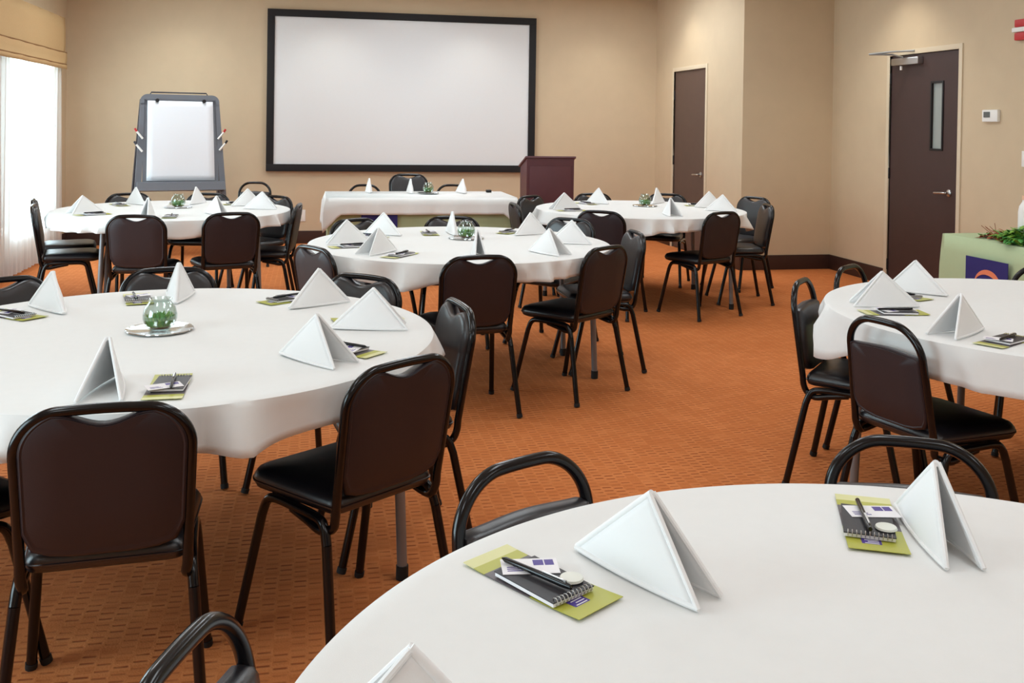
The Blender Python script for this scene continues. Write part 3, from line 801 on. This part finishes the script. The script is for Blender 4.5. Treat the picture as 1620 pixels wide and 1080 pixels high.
# table, xy, direction (deg) of the open front, variant, has leaflet setting, label
out = lambda tb, P: math.degrees(math.atan2(P[1] - TC[tb][1], P[0] - TC[tb][0]))
NP = [
    ('NL', (-.91, 3.75), 119, 0, 1, 'rounded napkin tent at the window corner of the big table'),
    ('NL', (-.504, 3.921), None, 0, 1, 'napkin tent behind the glass bowl of the big window-side table'),
    ('NL', (0.015, 3.725), None, 0, 1, 'tall napkin tent before the brown-black chair of the middle table'),
    ('NL', (0.190, 3.28), None, 0, 1, 'wide napkin tent before the grey-shining slim chair'),
    ('NL', (0.006, 2.86), None, 0, 1, 'wide napkin tent before the angled black chair with visible seat'),
    ('NL', (-.505, 2.63), -90, 0, 1, 'open-fronted napkin tent before the large brown-black chair'),
    ('M', (.204, 5.57), None, 0, 1, 'napkin tent at the window end of the middle table'),
    ('M', (.44, 6.0), None, 0, 1, 'napkin tent before the navy banner on the middle table'),
    ('M', (.35, 5.16), None, 0, 1, 'napkin tent over a dark notepad on the middle table'),
    ('M', (.862, 6.03), None, 1, 1, 'slim napkin tent behind the glass bowl of the middle table'),
    ('M', (1.331, 5.95), None, 0, 1, 'napkin tent at the door side of the middle table'),
    ('M', (1.47, 5.48), None, 0, 1, 'napkin tent at the aisle end of the middle table'),
    ('M', (1.235, 5.06), None, 0, 0, 'napkin tent before the angled chair of the middle table'),
    ('M', (.846, 5.02), None, 1, 0, 'slim napkin tent behind the squarely seen middle table chair'),
    ('BL', (-1.604, 7.50), None, 2, 1, 'napkin tent nearest the sheer curtain on the easel table'),
    ('BL', (-1.386, 8.264), None, 1, 1, 'slim napkin tent below the window-side easel leg'),
    ('BL', (-1.13, 7.21), None, 1, 1, 'slim napkin tent behind the window-side one of two rear-view chairs'),
    ('BL', (-.944, 8.317), None, 0, 1, 'napkin tent beside the glass bowl, before the whiteboard tray'),
    ('BL', (-.70, 7.38), None, 1, 0, 'slim napkin tent behind the outlet-side rear-view chair'),
    ('BL', (-.53, 8.124), None, 0, 1, 'farther of two overlapping napkin tents on the easel table'),
    ('BL', (-.40, 7.80), None, 0, 1, 'nearer of two overlapping napkin tents on the easel table'),
    ('BR', (2.03, 7.70), None, 0, 1, 'wide napkin tent below the lectern on the lectern table'),
    ('BR', (2.49, 8.27), None, 0, 1, 'napkin tent right of the lectern foot on the lectern table'),
    ('BR', (3.02, 8.28), None, 0, 0, 'napkin tent just behind the glass bowl of the lectern table'),
    ('BR', (2.724, 7.16), None, 0, 0, 'napkin tent between the two rear-view chairs of the lectern table'),
    ('BR', (3.33, 7.85), None, 0, 1, 'farther of two overlapping napkin tents near the corner wall'),
    ('BR', (3.30, 7.50), None, 0, 0, 'nearer of two overlapping napkin tents near the corner wall'),
    ('RT', (2.206, 3.433), None, 0, 1, 'wide napkin tent at the aisle side of the buffet-side table'),
    ('RT', (2.533, 3.70), None, 0, 1, 'napkin tent before the dark door on the buffet-side table'),
    ('RT', (2.18, 2.935), None, 0, 1, 'napkin tent before the rear-view open-hoop chair of the buffet-side table'),
    ('N', (0.500, 1.415), -56, 1, 2, 'large wide napkin tent standing free on the closest table'),
    ('N', (1.035, 1.468), -100, 1, 2, 'tall narrow napkin tent covering a leaflet on the closest table'),
    ('N', (0.122, 1.02), 160, 0, 0, 'napkin tip poking up at the bottom edge of the frame'),
]
HN = [('H', (.541, 9.60), 90, 1, 0, 'slim napkin tent at the window end of the head table'),
      ('H', (.940, 9.52), 90, 1, 0, 'slim napkin tent beside the glass bowl on the head table'),
      ('H', (1.461, 9.55), 90, 0, 0, 'napkin tent at the lectern end of the head table')]
NGR = dict(GR)
protoN = []
for v in NV: protoN.append(None)
SET = []
for (tb, P, ang, var, setting, lab) in NP + HN:
    a = R(out(tb, P)) if ang is None else R(ang)
    if protoN[var] is None:
        o = NV[var].build('folded_napkin', M['napkin']); protoN[var] = o
        o.modifiers.new('solidify', 'SOLIDIFY').thickness = 0.0035
        o.modifiers['solidify'].offset = 0
    else:
        o = protoN[var].copy(); COL.objects.link(o)
    o.location = (P[0], P[1], CZ + 0.004 if tb != 'H' else 0.768); o.rotation_euler = (0, 0, a - PI / 2)
    tag(o, 'white ' + lab, 'napkin', 'folded napkins on the head table' if tb == 'H' else 'folded napkins on the ' + TN[tb])
    if setting: SET.append((tb, P, setting, lab))


# ------------------------------------------------------------------ place settings
def make_leaflet():
    r = empty('leaflet', (0, 0, 0))
    w, l = 0.097, 0.242
    b = MB(); n = 10; vs = []; fs = []; mi = []
    for i in range(n + 1):
        y = -l / 2 + l * i / n
        vs += [(-w / 2, y, 0.0012 + 0.003 * (abs(i / n - 0.5) * 2) ** 3), (w / 2, y, 0.0012 + 0.003 * (abs(i / n - 0.5) * 2) ** 3)]
    for i in range(n):
        b.add([vs[2 * i], vs[2 * i + 1], vs[2 * i + 3], vs[2 * i + 2]], [[0, 1, 2, 3]], 1 if i == 0 else (2 if 2 <= i <= 5 else 0), False)
    b.build('sheet', [M['lime'], M['limepale'], M['photo']], r, mods=[('SOLIDIFY', dict(thickness=0.0008))])
    b = MB(); b.box((-0.008, 0.072, 0.0026), (0.024, 0.096, 0.0034))
    for k in range(3): b.box((-0.004, 0.077 + 0.006 * k, 0.0034), (0.019 - 0.005 * (k % 2), 0.079 + 0.006 * k, 0.0037), 1)
    b.build('logo', [M['purple'], M['paper']], r)
    return r


def make_notepad():
    r = empty('notepad', (0, 0, 0))
    w, l = 0.082, 0.128
    b = MB(); b.box((-w / 2, -l / 2, 0.0), (w / 2, l / 2, 0.006), 0, bev=0.001); b.build('pages', M['paper'], r)
    b = MB(); b.box((-w / 2 - 0.001, -l / 2 - 0.001, 0.006), (w / 2 + 0.001, l / 2 + 0.001, 0.0075), 0); b.build('cover', M['notecover'], r)
    b = MB()
    for k in range(11):
        x = -w / 2 + 0.006 + k * (w - 0.012) / 10
        b.tube([(x, l / 2 - 0.002 + 0.0052 * math.cos(t * 2 * PI / 8), 0.0064 + 0.0052 * math.sin(t * 2 * PI / 8)) for t in range(8)], 0.0009, 5, closed=True)
    b.build('spiral_binding', M['steel'], r)
    return r


def make_card():
    r = empty('business_card', (0, 0, 0))
    b = MB(); b.box((-0.044, -0.0255, 0), (0.044, 0.0255, 0.0008)); b.build('card_stock', M['paper'], r)
    b = MB(); b.box((0.006, 0.002, 0.0008), (0.022, 0.02, 0.0011)); b.box((0.024, 0.002, 0.0008), (0.038, 0.02, 0.0011))
    for k in range(3): b.box((-0.036, -0.016 + 0.006 * k, 0.0008), (-0.006 - 0.004 * k, -0.0135 + 0.006 * k, 0.001))
    b.build('print', M['purple'], r)
    return r


def make_pen():
    r = empty('pen', (0, 0, 0))
    b = MB(); b.tube([(0, -0.068, 0.0052), (0, -0.06, 0.0052), (0, 0.055, 0.0052), (0, 0.07, 0.0052)], [0.001, 0.0042, 0.005, 0.0036], 10); b.build('barrel', M['tube'], r)
    b = MB(); b.box((-0.0015, 0.015, 0.0105), (0.0015, 0.06, 0.0118)); b.box((-0.0015, 0.055, 0.006), (0.0015, 0.06, 0.0118)); b.build('clip', M['steel'], r)
    return r


def make_mint():
    b = MB(); b.lathe([(0.0, 0.0), (0.016, 0.0), (0.0185, 0.002), (0.017, 0.005), (0.0, 0.0062)], 20)
    return b.build('wrapped_mint', M['mint'])


PR = {}
MK = dict(leaflet=make_leaflet, notepad=make_notepad, business_card=make_card, pen=make_pen, wrapped_mint=make_mint)
WORDS = dict(leaflet='lime green leaflet', notepad='dark spiral notepad', business_card='white card', pen='black pen', wrapped_mint='round white mint')


def item(kind, loc, rz, who, grp):
    if kind not in PR: PR[kind] = MK[kind](); o = PR[kind]
    else: o = copy_tree(PR[kind])
    put(o, loc, rz); tag(o, WORDS[kind] + ' beside the ' + who, {'business_card': 'card', 'wrapped_mint': 'mint'}.get(kind, kind), grp)


SHORT = {}
for (tb, P, setting, lab) in SET:
    cx, cy = TC[tb]
    d = Vector((cx - P[0], cy - P[1])).normalized(); rt = Vector((d.y, -d.x))
    who = lab
    if setting == 2 and P[0] < 0.8:
        c = Vector((0.345, 1.424)); ax = Vector((0.55, -0.835))
    elif setting == 2:
        c = Vector((0.966, 1.535)); ax = Vector((-0.42, -0.907))
    else:
        c = Vector(P) + rt * 0.145 - d * 0.0; ax = (d + rt * random.uniform(-0.25, 0.25)).normalized()
    rz = math.atan2(ax.y, ax.x) - PI / 2
    sd = Vector((ax.y, -ax.x)); g = 'place settings on the ' + TN[tb]
    z = CZ + 0.002
    item('leaflet', (c.x, c.y, z), rz, who, g)
    q = c + ax * 0.012 + sd * 0.006
    item('notepad', (q.x, q.y, z + 0.0044), rz - 0.06, who, g)
    q2 = c - ax * 0.028 - sd * 0.006
    item('business_card', (q2.x, q2.y, z + 0.0124), (-0.1 if P[0] < 0.8 else -0.2) if setting == 2 else rz + 0.35, who, g)
    q3 = c + ax * 0.0 + sd * 0.012
    item('pen', (q3.x, q3.y, z + 0.0138), rz + 0.05, who, g)
    if setting == 2:
        q4 = c + ax * 0.045 - sd * 0.02
        item('wrapped_mint', (q4.x, q4.y, z + 0.0122), rz, who, g)


# ------------------------------------------------------------------ glass bowls with greenery on scalloped trays
def make_tray():
    b = MB(); wv = lambda a: 0.035 * abs(math.cos(5 * a)) ** 0.6 - 0.01
    b.lathe([(0.0, 0.0), (0.112, 0.0), (0.122, 0.006), (0.120, 0.008), (0.095, 0.0035), (0.0, 0.003)], 120, wav=wv)
    b.v = [(x * .86, y * .86, z) for (x, y, z) in b.v]; return b.build('scalloped_tray', M['silver'])


def make_bowl():
    b = MB(); b.lathe([(0.0, 0.0), (0.036, 0.0), (0.054, 0.014), (0.064, 0.038), (0.0645, 0.055), (0.057, 0.082), (0.044, 0.098), (0.040, 0.104), (0.046, 0.113),
                       (0.044, 0.113), (0.038, 0.104), (0.042, 0.097), (0.055, 0.081), (0.0625, 0.055), (0.062, 0.039), (0.052, 0.016), (0.035, 0.003), (0.0, 0.003)], 40)
    b.v = [(x * .84, y * .84, z * .9) for (x, y, z) in b.v]; return b.build('glass_bowl', M['glass'])


def leaf(b, base, dirv, L, w, mi=0, curl=0.3):
    dirv = Vector(dirv).normalized(); side = dirv.cross(Vector((0, 0, 1)))
    if side.length < 0.01: side = Vector((1, 0, 0))
    side.normalize(); up = side.cross(dirv); vs = []; fs = []; n = 4
    for i in range(n + 1):
        t = i / n; ww = w * math.sin(PI * (0.12 + 0.88 * t)) ** 0.8 if t < 1 else 0.0006
        p = Vector(base) + dirv * L * t - up * curl * L * t * t
        vs += [p - side * ww, p + up * w * 0.3, p + side * ww]
    for i in range(n):
        for k in range(2): fs.append([3 * i + k, 3 * i + k + 1, 3 * i + k + 4, 3 * i + k + 3])
    b.add(vs, fs, mi, True)


def make_greens(seed=4, rad=0.046):
    rnd = random.Random(seed); b = MB()
    for k in range(240):
        a = rnd.uniform(0, 2 * PI); r_ = rad * math.sqrt(rnd.random())
        base = (r_ * 0.85 * math.cos(a), r_ * 0.85 * math.sin(a), 0.008)
        el = rnd.uniform(0.6, 1.3); a2 = a + rnd.uniform(-0.8, 0.8)
        leaf(b, base, (math.cos(a2) * math.cos(el) * 0.6, math.sin(a2) * math.cos(el) * 0.6, math.sin(el)), rnd.uniform(0.028, 0.046), rnd.uniform(0.004, 0.0075), 0 if rnd.random() < .7 else 1)
    b.lathe([(0.0, 0.0), (0.026, 0.0), (0.038, 0.01), (0.0, 0.014)], 20, mi=2)
    inner = [(0.0, .026), (.006, .034), (.0105, .040), (.03, .049), (.05, .049), (.07, .042), (.12, .03)]
    def rin(z):
        for (z0, r0), (z1, r1) in zip(inner, inner[1:]):
            if z <= z1: return r0 + (r1 - r0) * max(0, (z - z0)) / (z1 - z0)
        return .03
    vs = []
    for (x, y, z) in b.v:
        q = math.hypot(x, y); k = min(1.0, rin(z) / q) if q > 0 else 1; vs.append((x * k, y * k, z))
    b.v = vs
    return b.build('green_plant', [M['leaf'], M['leaf2'], M['leafred']])


CP = [('NL', (-.485, 3.335), CZ, 'big window-side round table'), ('M', (.905, 5.76), CZ, 'middle round table'), ('BL', (-1.03, 7.95), CZ, 'easel table'), ('BR', (2.81, 7.98), CZ, 'lectern table'), ('H', (1.10, 9.42), 0.768, 'head table')]
pt, pb, pg = make_tray(), make_bowl(), make_greens()
for i, (tb, P, z, nm) in enumerate(CP):
    for j, (pr, cat, w) in enumerate(((pt, 'tray', 'silver scalloped tray under the glass bowl on the '), (pb, 'bowl', 'clear glass bowl of green plants on the '), (pg, 'plant', 'green plant cuttings inside the glass bowl on the '))):
        o = pr if i == 0 else pr.copy()
        if i: COL.objects.link(o)
        zz = z + (0.0025, 0.0065, 0.0105)[j]
        o.location = (P[0], P[1], zz); o.rotation_euler = (0, 0, i * 1.1)
        tag(o, w + nm, cat, 'centrepieces on the tables')

# ------------------------------------------------------------------ head table
HX0, HX1, HY0, HY1, HZ = 0.15, 1.86, 9.0, 9.76, 0.745
ht = empty('head_table', ((HX0 + HX1) / 2, (HY0 + HY1) / 2, 0))
b = MB(); b.box((HX0, HY0, HZ - 0.03), (HX1, HY1, HZ)); rel(b, ht).build('tabletop', M['tablewood'], ht)
for x in (HX0 + 0.08, HX1 - 0.08):
    for y in (HY0 + 0.1, HY1 - 0.1):
        b = MB(); b.tube([(x, y, HZ - 0.03), (x, y, 0.001)], 0.016, 8); rel(b, ht).build('leg', M['tableleg'], ht)
tag(ht, 'long rectangular head table in front of the projection screen', 'table')


def drape(x0, x1, y0, y1, z, drops, amp, wl, mi=0, off=0.006, seed=1, nseg=60, corner=0.0):
    """cloth over a rectangle; drops = (front, right, back, left); hanging folds"""
    rnd = random.Random(seed); per = []; corners = [(x0, y0), (x1, y0), (x1, y1), (x0, y1)]; nrm = [(0, -1), (1, 0), (0, 1), (-1, 0)]
    for e in range(4):
        a = Vector(corners[e]); c = Vector(corners[(e + 1) % 4]); Ld = (c - a).length; k = max(6, int(nseg * Ld / 2))
        for i in range(k):
            t = i / k; per.append((a.lerp(c, t), Vector(nrm[e]), e, t, Ld))
    n = len(per); rings = [[(p.x, p.y, z) for (p, _, _, _, _) in per]]
    NT = 7; cen = Vector(((x0 + x1) / 2, (y0 + y1) / 2))
    for q in range(NT + 1):
        s = q / NT; ring = []
        for i, (p, nv, e, t, Ld) in enumerate(per):
            w0 = max(0, 1 - t * Ld / 0.12) ; w1 = max(0, 1 - (1 - t) * Ld / 0.12)
            nn = nv.copy(); d = drops[e]
            if w0 > 0: pv = Vector(nrm[e - 1]); nn = (nv * (1 - w0 / 2) + pv * (w0 / 2)); d = d * (1 - w0 / 2) + drops[e - 1] * w0 / 2 + corner * w0
            if w1 > 0: pv = Vector(nrm[(e + 1) % 4]); nn = (nv * (1 - w1 / 2) + pv * (w1 / 2)); d = d * (1 - w1 / 2) + drops[(e + 1) % 4] * w1 / 2 + corner * w1
            nn.normalize(); f = amp * (math.sin(2 * PI * t * Ld / wl + e) + 0.5 * math.sin(2 * PI * t * Ld / (wl * 0.41) + 2 * e)) * s
            o_ = off * min(1, s * 4) + f + amp * 1.4 * s
            ring.append((p.x + nn.x * o_, p.y + nn.y * o_, z - 0.003 * min(1, s * 8) - d * s))
        rings.append(ring)
    b = MB(); vs = [v for r_ in rings for v in r_]; fs = []
    for i in range(len(rings) - 1):
        for k in range(n): fs.append([i * n + k, (i + 1) * n + k, (i + 1) * n + (k + 1) % n, i * n + (k + 1) % n])
    b.add(vs, fs, mi, True); b.add([(x0, y0, z), (x1, y0, z), (x1, y1, z), (x0, y1, z)], [[0, 1, 2, 3]], mi, False)
    return b


b = drape(HX0 - 0.004, HX1 + 0.004, HY0 - 0.004, HY1 + 0.004, HZ + 0.008, (0.735, 0.735, 0.12, 0.735), 0.008, 0.28, seed=2, off=0.004)
sk = b.build('table_skirt', M['sage'], mods=[('SOLIDIFY', dict(thickness=0.002, offset=1))])
tag(sk, 'sage green cloth hanging to the floor round the head table', 'tablecloth')
b = drape(HX0 - 0.03, HX1 + 0.03, HY0 - 0.03, HY1 + 0.03, HZ + 0.016, (0.15, 0.2, 0.15, 0.24), 0.008, 0.35, seed=3, off=0.03, corner=0.12)
wc = b.build('tablecloth', M['cloth'], mods=[('SOLIDIFY', dict(thickness=0.002, offset=1))])
tag(wc, 'white cloth over the long head table below the screen', 'tablecloth')


def swoosh(b, cx, cz, s, y, mi):
    """tapered crescent in the xz plane"""
    n = 16; vs = []; fs = []
    for i in range(n + 1):
        t = i / n; a = R(165 - 150 * t); w = 0.42 * math.sin(PI * (0.03 + 0.94 * t)) ** 0.9 * (0.45 + 0.75 * t)
        for r_ in (1 - w / 2, 1 + w / 2):
            for yy in (y, y - 0.0015):
                vs.append((cx + s * r_ * math.cos(a) * 0.95, yy, cz + s * (r_ * math.sin(a) * 0.75)))
    for i in range(n):
        o = 4 * i
        fs += [[o + 1, o + 3, o + 7, o + 5], [o, o + 4, o + 6, o + 2], [o, o + 1, o + 5, o + 4], [o + 2, o + 6, o + 7, o + 3]]
    fs += [[0, 2, 3, 1], [4 * n, 4 * n + 1, 4 * n + 3, 4 * n + 2]]
    b.add(vs, fs, mi, False)


bn = empty('logo_banner', (0.60, HY0 - 0.045, 0.40))
b = MB(); b.box((-0.165, -0.002, -0.06), (0.165, 0.002, 0.24)); b.build('banner_cloth', M['navy'], bn)
b = MB(); swoosh(b, 0.03, 0.09, 0.10, -0.0022, 0); b.build('swoosh_emblem', M['orange'], bn)
tag(bn, 'navy banner with orange swoosh hanging on the green head table skirt', 'banner')
b = MB(); b.box((1.71, 9.60, 0.7645), (1.76, 9.66, 0.79), bev=0.006); o = b.build('remote_clicker', M['black'])
tag(o, 'small black gadget lying at the lectern end of the head table', 'remote')

# ------------------------------------------------------------------ lectern
LX0, LX1, LY0, LY1 = 2.185, 2.695, 9.9, 10.22
lc = empty('lectern', ((LX0 + LX1) / 2, (LY0 + LY1) / 2, 0))
b = MB(); b.box((LX0, LY0, 0.05), (LX1, LY0 + 0.02, 1.10)); b.box((LX0 + 0.03, LY0 - 0.006, 0.13), (LX1 - 0.03, LY0, 1.02), bev=0.004); rel(b, lc).build('front_panel', M['mahogany'], lc)
for x in (LX0, LX1 - 0.02):
    b = MB(); vs = [(x, LY0 + 0.02, 0.05), (x, LY1, 0.05), (x, LY1, 1.0), (x, LY0 + 0.02, 1.10)]; vs += [(x + 0.02, y, z) for (_, y, z) in vs]
    b.add(vs, [[0, 1, 2, 3], [7, 6, 5, 4], [0, 4, 5, 1], [1, 5, 6, 2], [2, 6, 7, 3], [3, 7, 4, 0]]); rel(b, lc).build('side_panel', M['mahogany'], lc)
b = MB(); b.box((LX0 + 0.02, LY0 + 0.02, 0.62), (LX1 - 0.02, LY1 - 0.02, 0.64)); rel(b, lc).build('shelf', M['mahogany'], lc)
mt = Matrix.Translation(((LX0 + LX1) / 2, (LY0 + LY1) / 2, 1.055)) @ Matrix.Rotation(-math.atan2(0.10, 0.32), 4, 'X')
b = MB(); b.box((-0.272, -0.185, -0.004), (0.272, 0.185, 0.016), bev=0.004, mtx=mt); rel(b, lc).build('slanted_top', M['mahogany'], lc)
b = MB(); b.box((LX0 - 0.01, LY0 - 0.02, 0.0), (LX1 + 0.01, LY1 + 0.02, 0.06), bev=0.006); rel(b, lc).build('plinth', M['mahogany'], lc)
tag(lc, 'dark maroon wooden lectern standing beside the projection screen', 'lectern')

# ------------------------------------------------------------------ flipchart easel
EY = 10.75
es = empty('flipchart_easel', (-1.365, EY, 0), R(14))
def EP(x, z, dy=0.0):    # front plane leaning back
    return (x, (z - 0.7) * 0.13 + dy, z)
def slab(b, poly, th, mi=0):
    n = len(poly); vs = [EP(x, z) for (x, z) in poly] + [EP(x, z, th) for (x, z) in poly]
    fs = [list(range(n)), list(range(2 * n - 1, n - 1, -1))] + [[i, i + n, (i + 1) % n + n, (i + 1) % n] for i in range(n)]
    b.add(vs, fs, mi, False)
def exw(z): return 0.395 + (1.715 - z) * 0.065       # half width at height z
b = MB()
fl = []
for s in (-1, 1):
    slab(b, [(s * exw(0.0), 0.0), (s * (exw(0.0) - 0.06), 0.0), (s * (exw(1.62) - 0.062), 1.62), (s * exw(1.62), 1.62)], 0.045)
# rounded top bar
top = []
for k in range(7):
    a = PI - PI / 2 * k / 6; top.append((-exw(1.62) + 0.075 + 0.075 * math.cos(a), 1.64 + 0.075 * math.sin(a)))
top += [(-x, z) for (x, z) in top[::-1]]
top += [(exw(1.62), 1.60), (exw(1.62) - 0.062, 1.60), (exw(1.62) - 0.075, 1.655), (-exw(1.62) + 0.075, 1.655), (-exw(1.62) + 0.062, 1.60), (-exw(1.62), 1.60)]
slab(b, top, 0.045); b.build('front_frame', M['easel'], es)
b = MB()
z0, z1 = 0.69, 0.795
for i in range(1):
    vs = [(-0.44, -0.10, z0 + 0.02), (0.44, -0.10, z0 + 0.02), (0.44, 0.05, z0), (-0.44, 0.05, z0), (-0.44, -0.075, z1), (0.44, -0.075, z1), (0.44, 0.05, z1), (-0.44, 0.05, z1)]
    b.add(vs, [[0, 1, 5, 4], [1, 2, 6, 5], [2, 3, 7, 6], [3, 0, 4, 7], [4, 5, 6, 7], [3, 2, 1, 0]])
b.build('marker_tray', M['easel'], es)
b = MB(); slab(b, [(-0.385, 0.79), (0.385, 0.79), (0.362, 1.66), (-0.362, 1.66)], 0.02); b.build('backing_board', M['easel'], es)
b = MB(); vs = []
nx, nz = 10, 14
for j in range(nz + 1):
    for i in range(nx + 1):
        t = j / nz; x = (-0.345 + 0.69 * i / nx) * (1.0 - 0.04 * t) ; z = 0.805 + 0.84 * t
        p = EP(x, z, -0.006 - 0.010 * math.sin(PI * t) * (0.6 + 0.4 * math.sin(i * 0.6))); vs.append(p)
b.add(vs, [[j * (nx + 1) + i, j * (nx + 1) + i + 1, (j + 1) * (nx + 1) + i + 1, (j + 1) * (nx + 1) + i] for j in range(nz) for i in range(nx)], 0, True)
b.build('paper_pad', M['board'], es, mods=[('SOLIDIFY', dict(thickness=0.003))])
for x in (-0.235, 0.24):
    b = MB(); b.tube([EP(x, 1.65, -0.028), EP(x, 1.65, 0.0)], 0.019, 12); b.build('clamp_knob', M['black'], es)
for s in (-1, 1):
    b = MB(); xs = [s * 0.385, s * 0.42]
    for (za, zb_) in ((0.01, 1.66),):
        vs = [(s * 0.50, 0.44, za), (s * 0.50, 0.60, za), (s * 0.40, 0.235, zb_), (s * 0.40, 0.17, zb_)]; vs += [(x - s * 0.03, y, z) for (x, y, z) in vs]
        b.add(vs, [[0, 1, 2, 3], [7, 6, 5, 4], [0, 4, 5, 1], [1, 5, 6, 2], [2, 6, 7, 3], [3, 7, 4, 0]])
    b.build('rear_leg', M['easeldark'], es)
b = MB(); b.tube([EP(-0.30, 1.715, 0.03), EP(-0.29, 1.735, 0.03), EP(0.27, 1.735, 0.03), EP(0.28, 1.715, 0.03)], 0.008, 8); b.build('carry_handle', M['easeldark'], es)
b = MB(); b.box((-0.44, 0.0, 0.35), (0.44, 0.03, 0.44)); b.box((-0.46, 0.03, 0.33), (0.46, 0.3, 0.345)); b.build('lower_shelf', M['easel'], es)
tag(es, 'grey plastic flipchart easel with white paper pad near the window corner', 'easel')
for i, (x, z, s, tip) in enumerate(((-0.425, 1.29, -1, 'red'), (-0.43, 1.155, -1, 'easeldark'), (0.425, 1.29, 1, 'red'), (0.44, 1.17, 1, 'black'))):
    mp_ = (Matrix.Translation((-1.365, EY, 0)) @ Matrix.Rotation(R(14), 4, 'Z')) @ Vector((x, (z - 0.7) * 0.13 - 0.02, z))
    mk = empty('marker', mp_, R(14))
    b = MB(); b.tube([(0.045 * -s, 0, -0.045), (0.015 * s, 0, 0.03)], 0.0105, 10); b.build('barrel', M['white'], mk)
    b = MB(); b.tube([(0.015 * s, 0, 0.03), (0.035 * s, 0, 0.062)], 0.0112, 10); b.build('cap', M[tip], mk)
    tag(mk, ('upper' if i % 2 == 0 else 'lower') + ' white marker clipped to the ' + ('window' if s < 0 else 'screen') + ' side of the easel', 'marker', 'markers on the easel')

# ------------------------------------------------------------------ green buffet table by the doors
BX0, BX1, BY0, BY1, BZ = 4.21, 4.97, 4.05, 5.88, 0.745
bt = empty('buffet_table', ((BX0 + BX1) / 2, (BY0 + BY1) / 2, 0))
b = MB(); b.box((BX0, BY0, BZ - 0.03), (BX1, BY1, BZ)); rel(b, bt).build('tabletop', M['tablewood'], bt)
for x in (BX0 + 0.08, BX1 - 0.08):
    for y in (BY0 + 0.1, BY1 - 0.1):
        b = MB(); b.tube([(x, y, BZ - 0.03), (x, y, 0.001)], 0.016, 8); rel(b, bt).build('leg', M['tableleg'], bt)
tag(bt, 'rectangular buffet table hidden under a sage green cloth by the right wall', 'table')
b = drape(BX0 - 0.004, BX1 + 0.004, BY0 - 0.004, BY1 + 0.004, BZ + 0.012, (0.74,) * 4, 0.010, 0.4, seed=5, off=0.012, corner=0.0)
o = b.build('tablecloth', M['sage'], mods=[('SOLIDIFY', dict(thickness=0.002, offset=1))])
tag(o, 'sage green cloth over the buffet table by the right wall', 'tablecloth')
bn = empty('logo_banner', (BX0 - 0.052, 5.38, 0.36), -PI / 2)
b = MB(); b.box((-0.195, -0.002, 0.0), (0.195, 0.002, 0.29)); b.build('banner_cloth', M['navy'], bn)
b = MB(); swoosh(b, 0.01, 0.115, 0.125, -0.0022, 0); b.build('swoosh_emblem', M['orange'], bn)
tag(bn, 'navy banner with orange swoosh on the green buffet table', 'banner')
rnd = random.Random(11)
b = MB()
for k in range(900):
    y = rnd.gauss(5.22, 0.17); y = min(5.66, max(4.7, y)); x = BX0 + 0.06 + abs(rnd.gauss(0.1, 0.12)); x = min(x, 4.7)
    if (x - 4.335) ** 2 + (y - 5.25) ** 2 < 0.0081: x = 4.335 - 0.1
    h = rnd.uniform(0.0, 0.11) * max(0.12, 1 - abs(y - 5.15) / 0.45); a = rnd.uniform(0, 2 * PI); el = rnd.uniform(-0.05, 0.9)
    mi = 2 if (y > 5.32 and rnd.random() < 0.55) else (0 if rnd.random() < 0.5 else 1)
    leaf(b, (x, y, BZ + 0.016 + h), (math.cos(a) * math.cos(el), math.sin(a) * math.cos(el), math.sin(el)), rnd.uniform(0.035, 0.07), rnd.uniform(0.009, 0.017), mi, 0.35)
for k in range(26):
    y = rnd.uniform(5.0, 5.6); x = BX0 + rnd.uniform(0.08, 0.3); a = rnd.uniform(0, 2 * PI)
    if abs(y - 5.25) < 0.18: continue
    b.tube(curve([(x, y, BZ + 0.02), (x + 0.05 * math.cos(a), y + 0.05 * math.sin(a), BZ + 0.05), (x + 0.1 * math.cos(a), y + 0.1 * math.sin(a), BZ + rnd.uniform(0.06, 0.12))], 3), 0.0018, 5, 2)
b.v = [(x, y, max(z, BZ + 0.0165)) for (x, y, z) in b.v]
gl = empty('leafy_garland', (4.4, 5.28, BZ + 0.014)); rel(b, gl)
o = b.build('foliage', [M['leaf'], M['leaf2'], M['leafred']], gl)
tag(gl, 'green and rust leafy garland lying on the green buffet table', 'garland')
bo = empty('white_bottle', (4.335, 5.25, BZ + 0.015))
b = MB(); b.lathe([(0.0, 0.0), (0.048, 0.0), (0.05, 0.01), (0.05, 0.2), (0.044, 0.235), (0.028, 0.262), (0.026, 0.275), (0.0, 0.275)], 28); b.build('body', M['white'], bo)
b = MB(); b.lathe([(0.0, 0.275), (0.03, 0.275), (0.03, 0.3), (0.0, 0.302)], 24); b.build('cap', M['peach'], bo)
tag(bo, 'white bottle with peach cap behind the greenery on the buffet table', 'bottle')
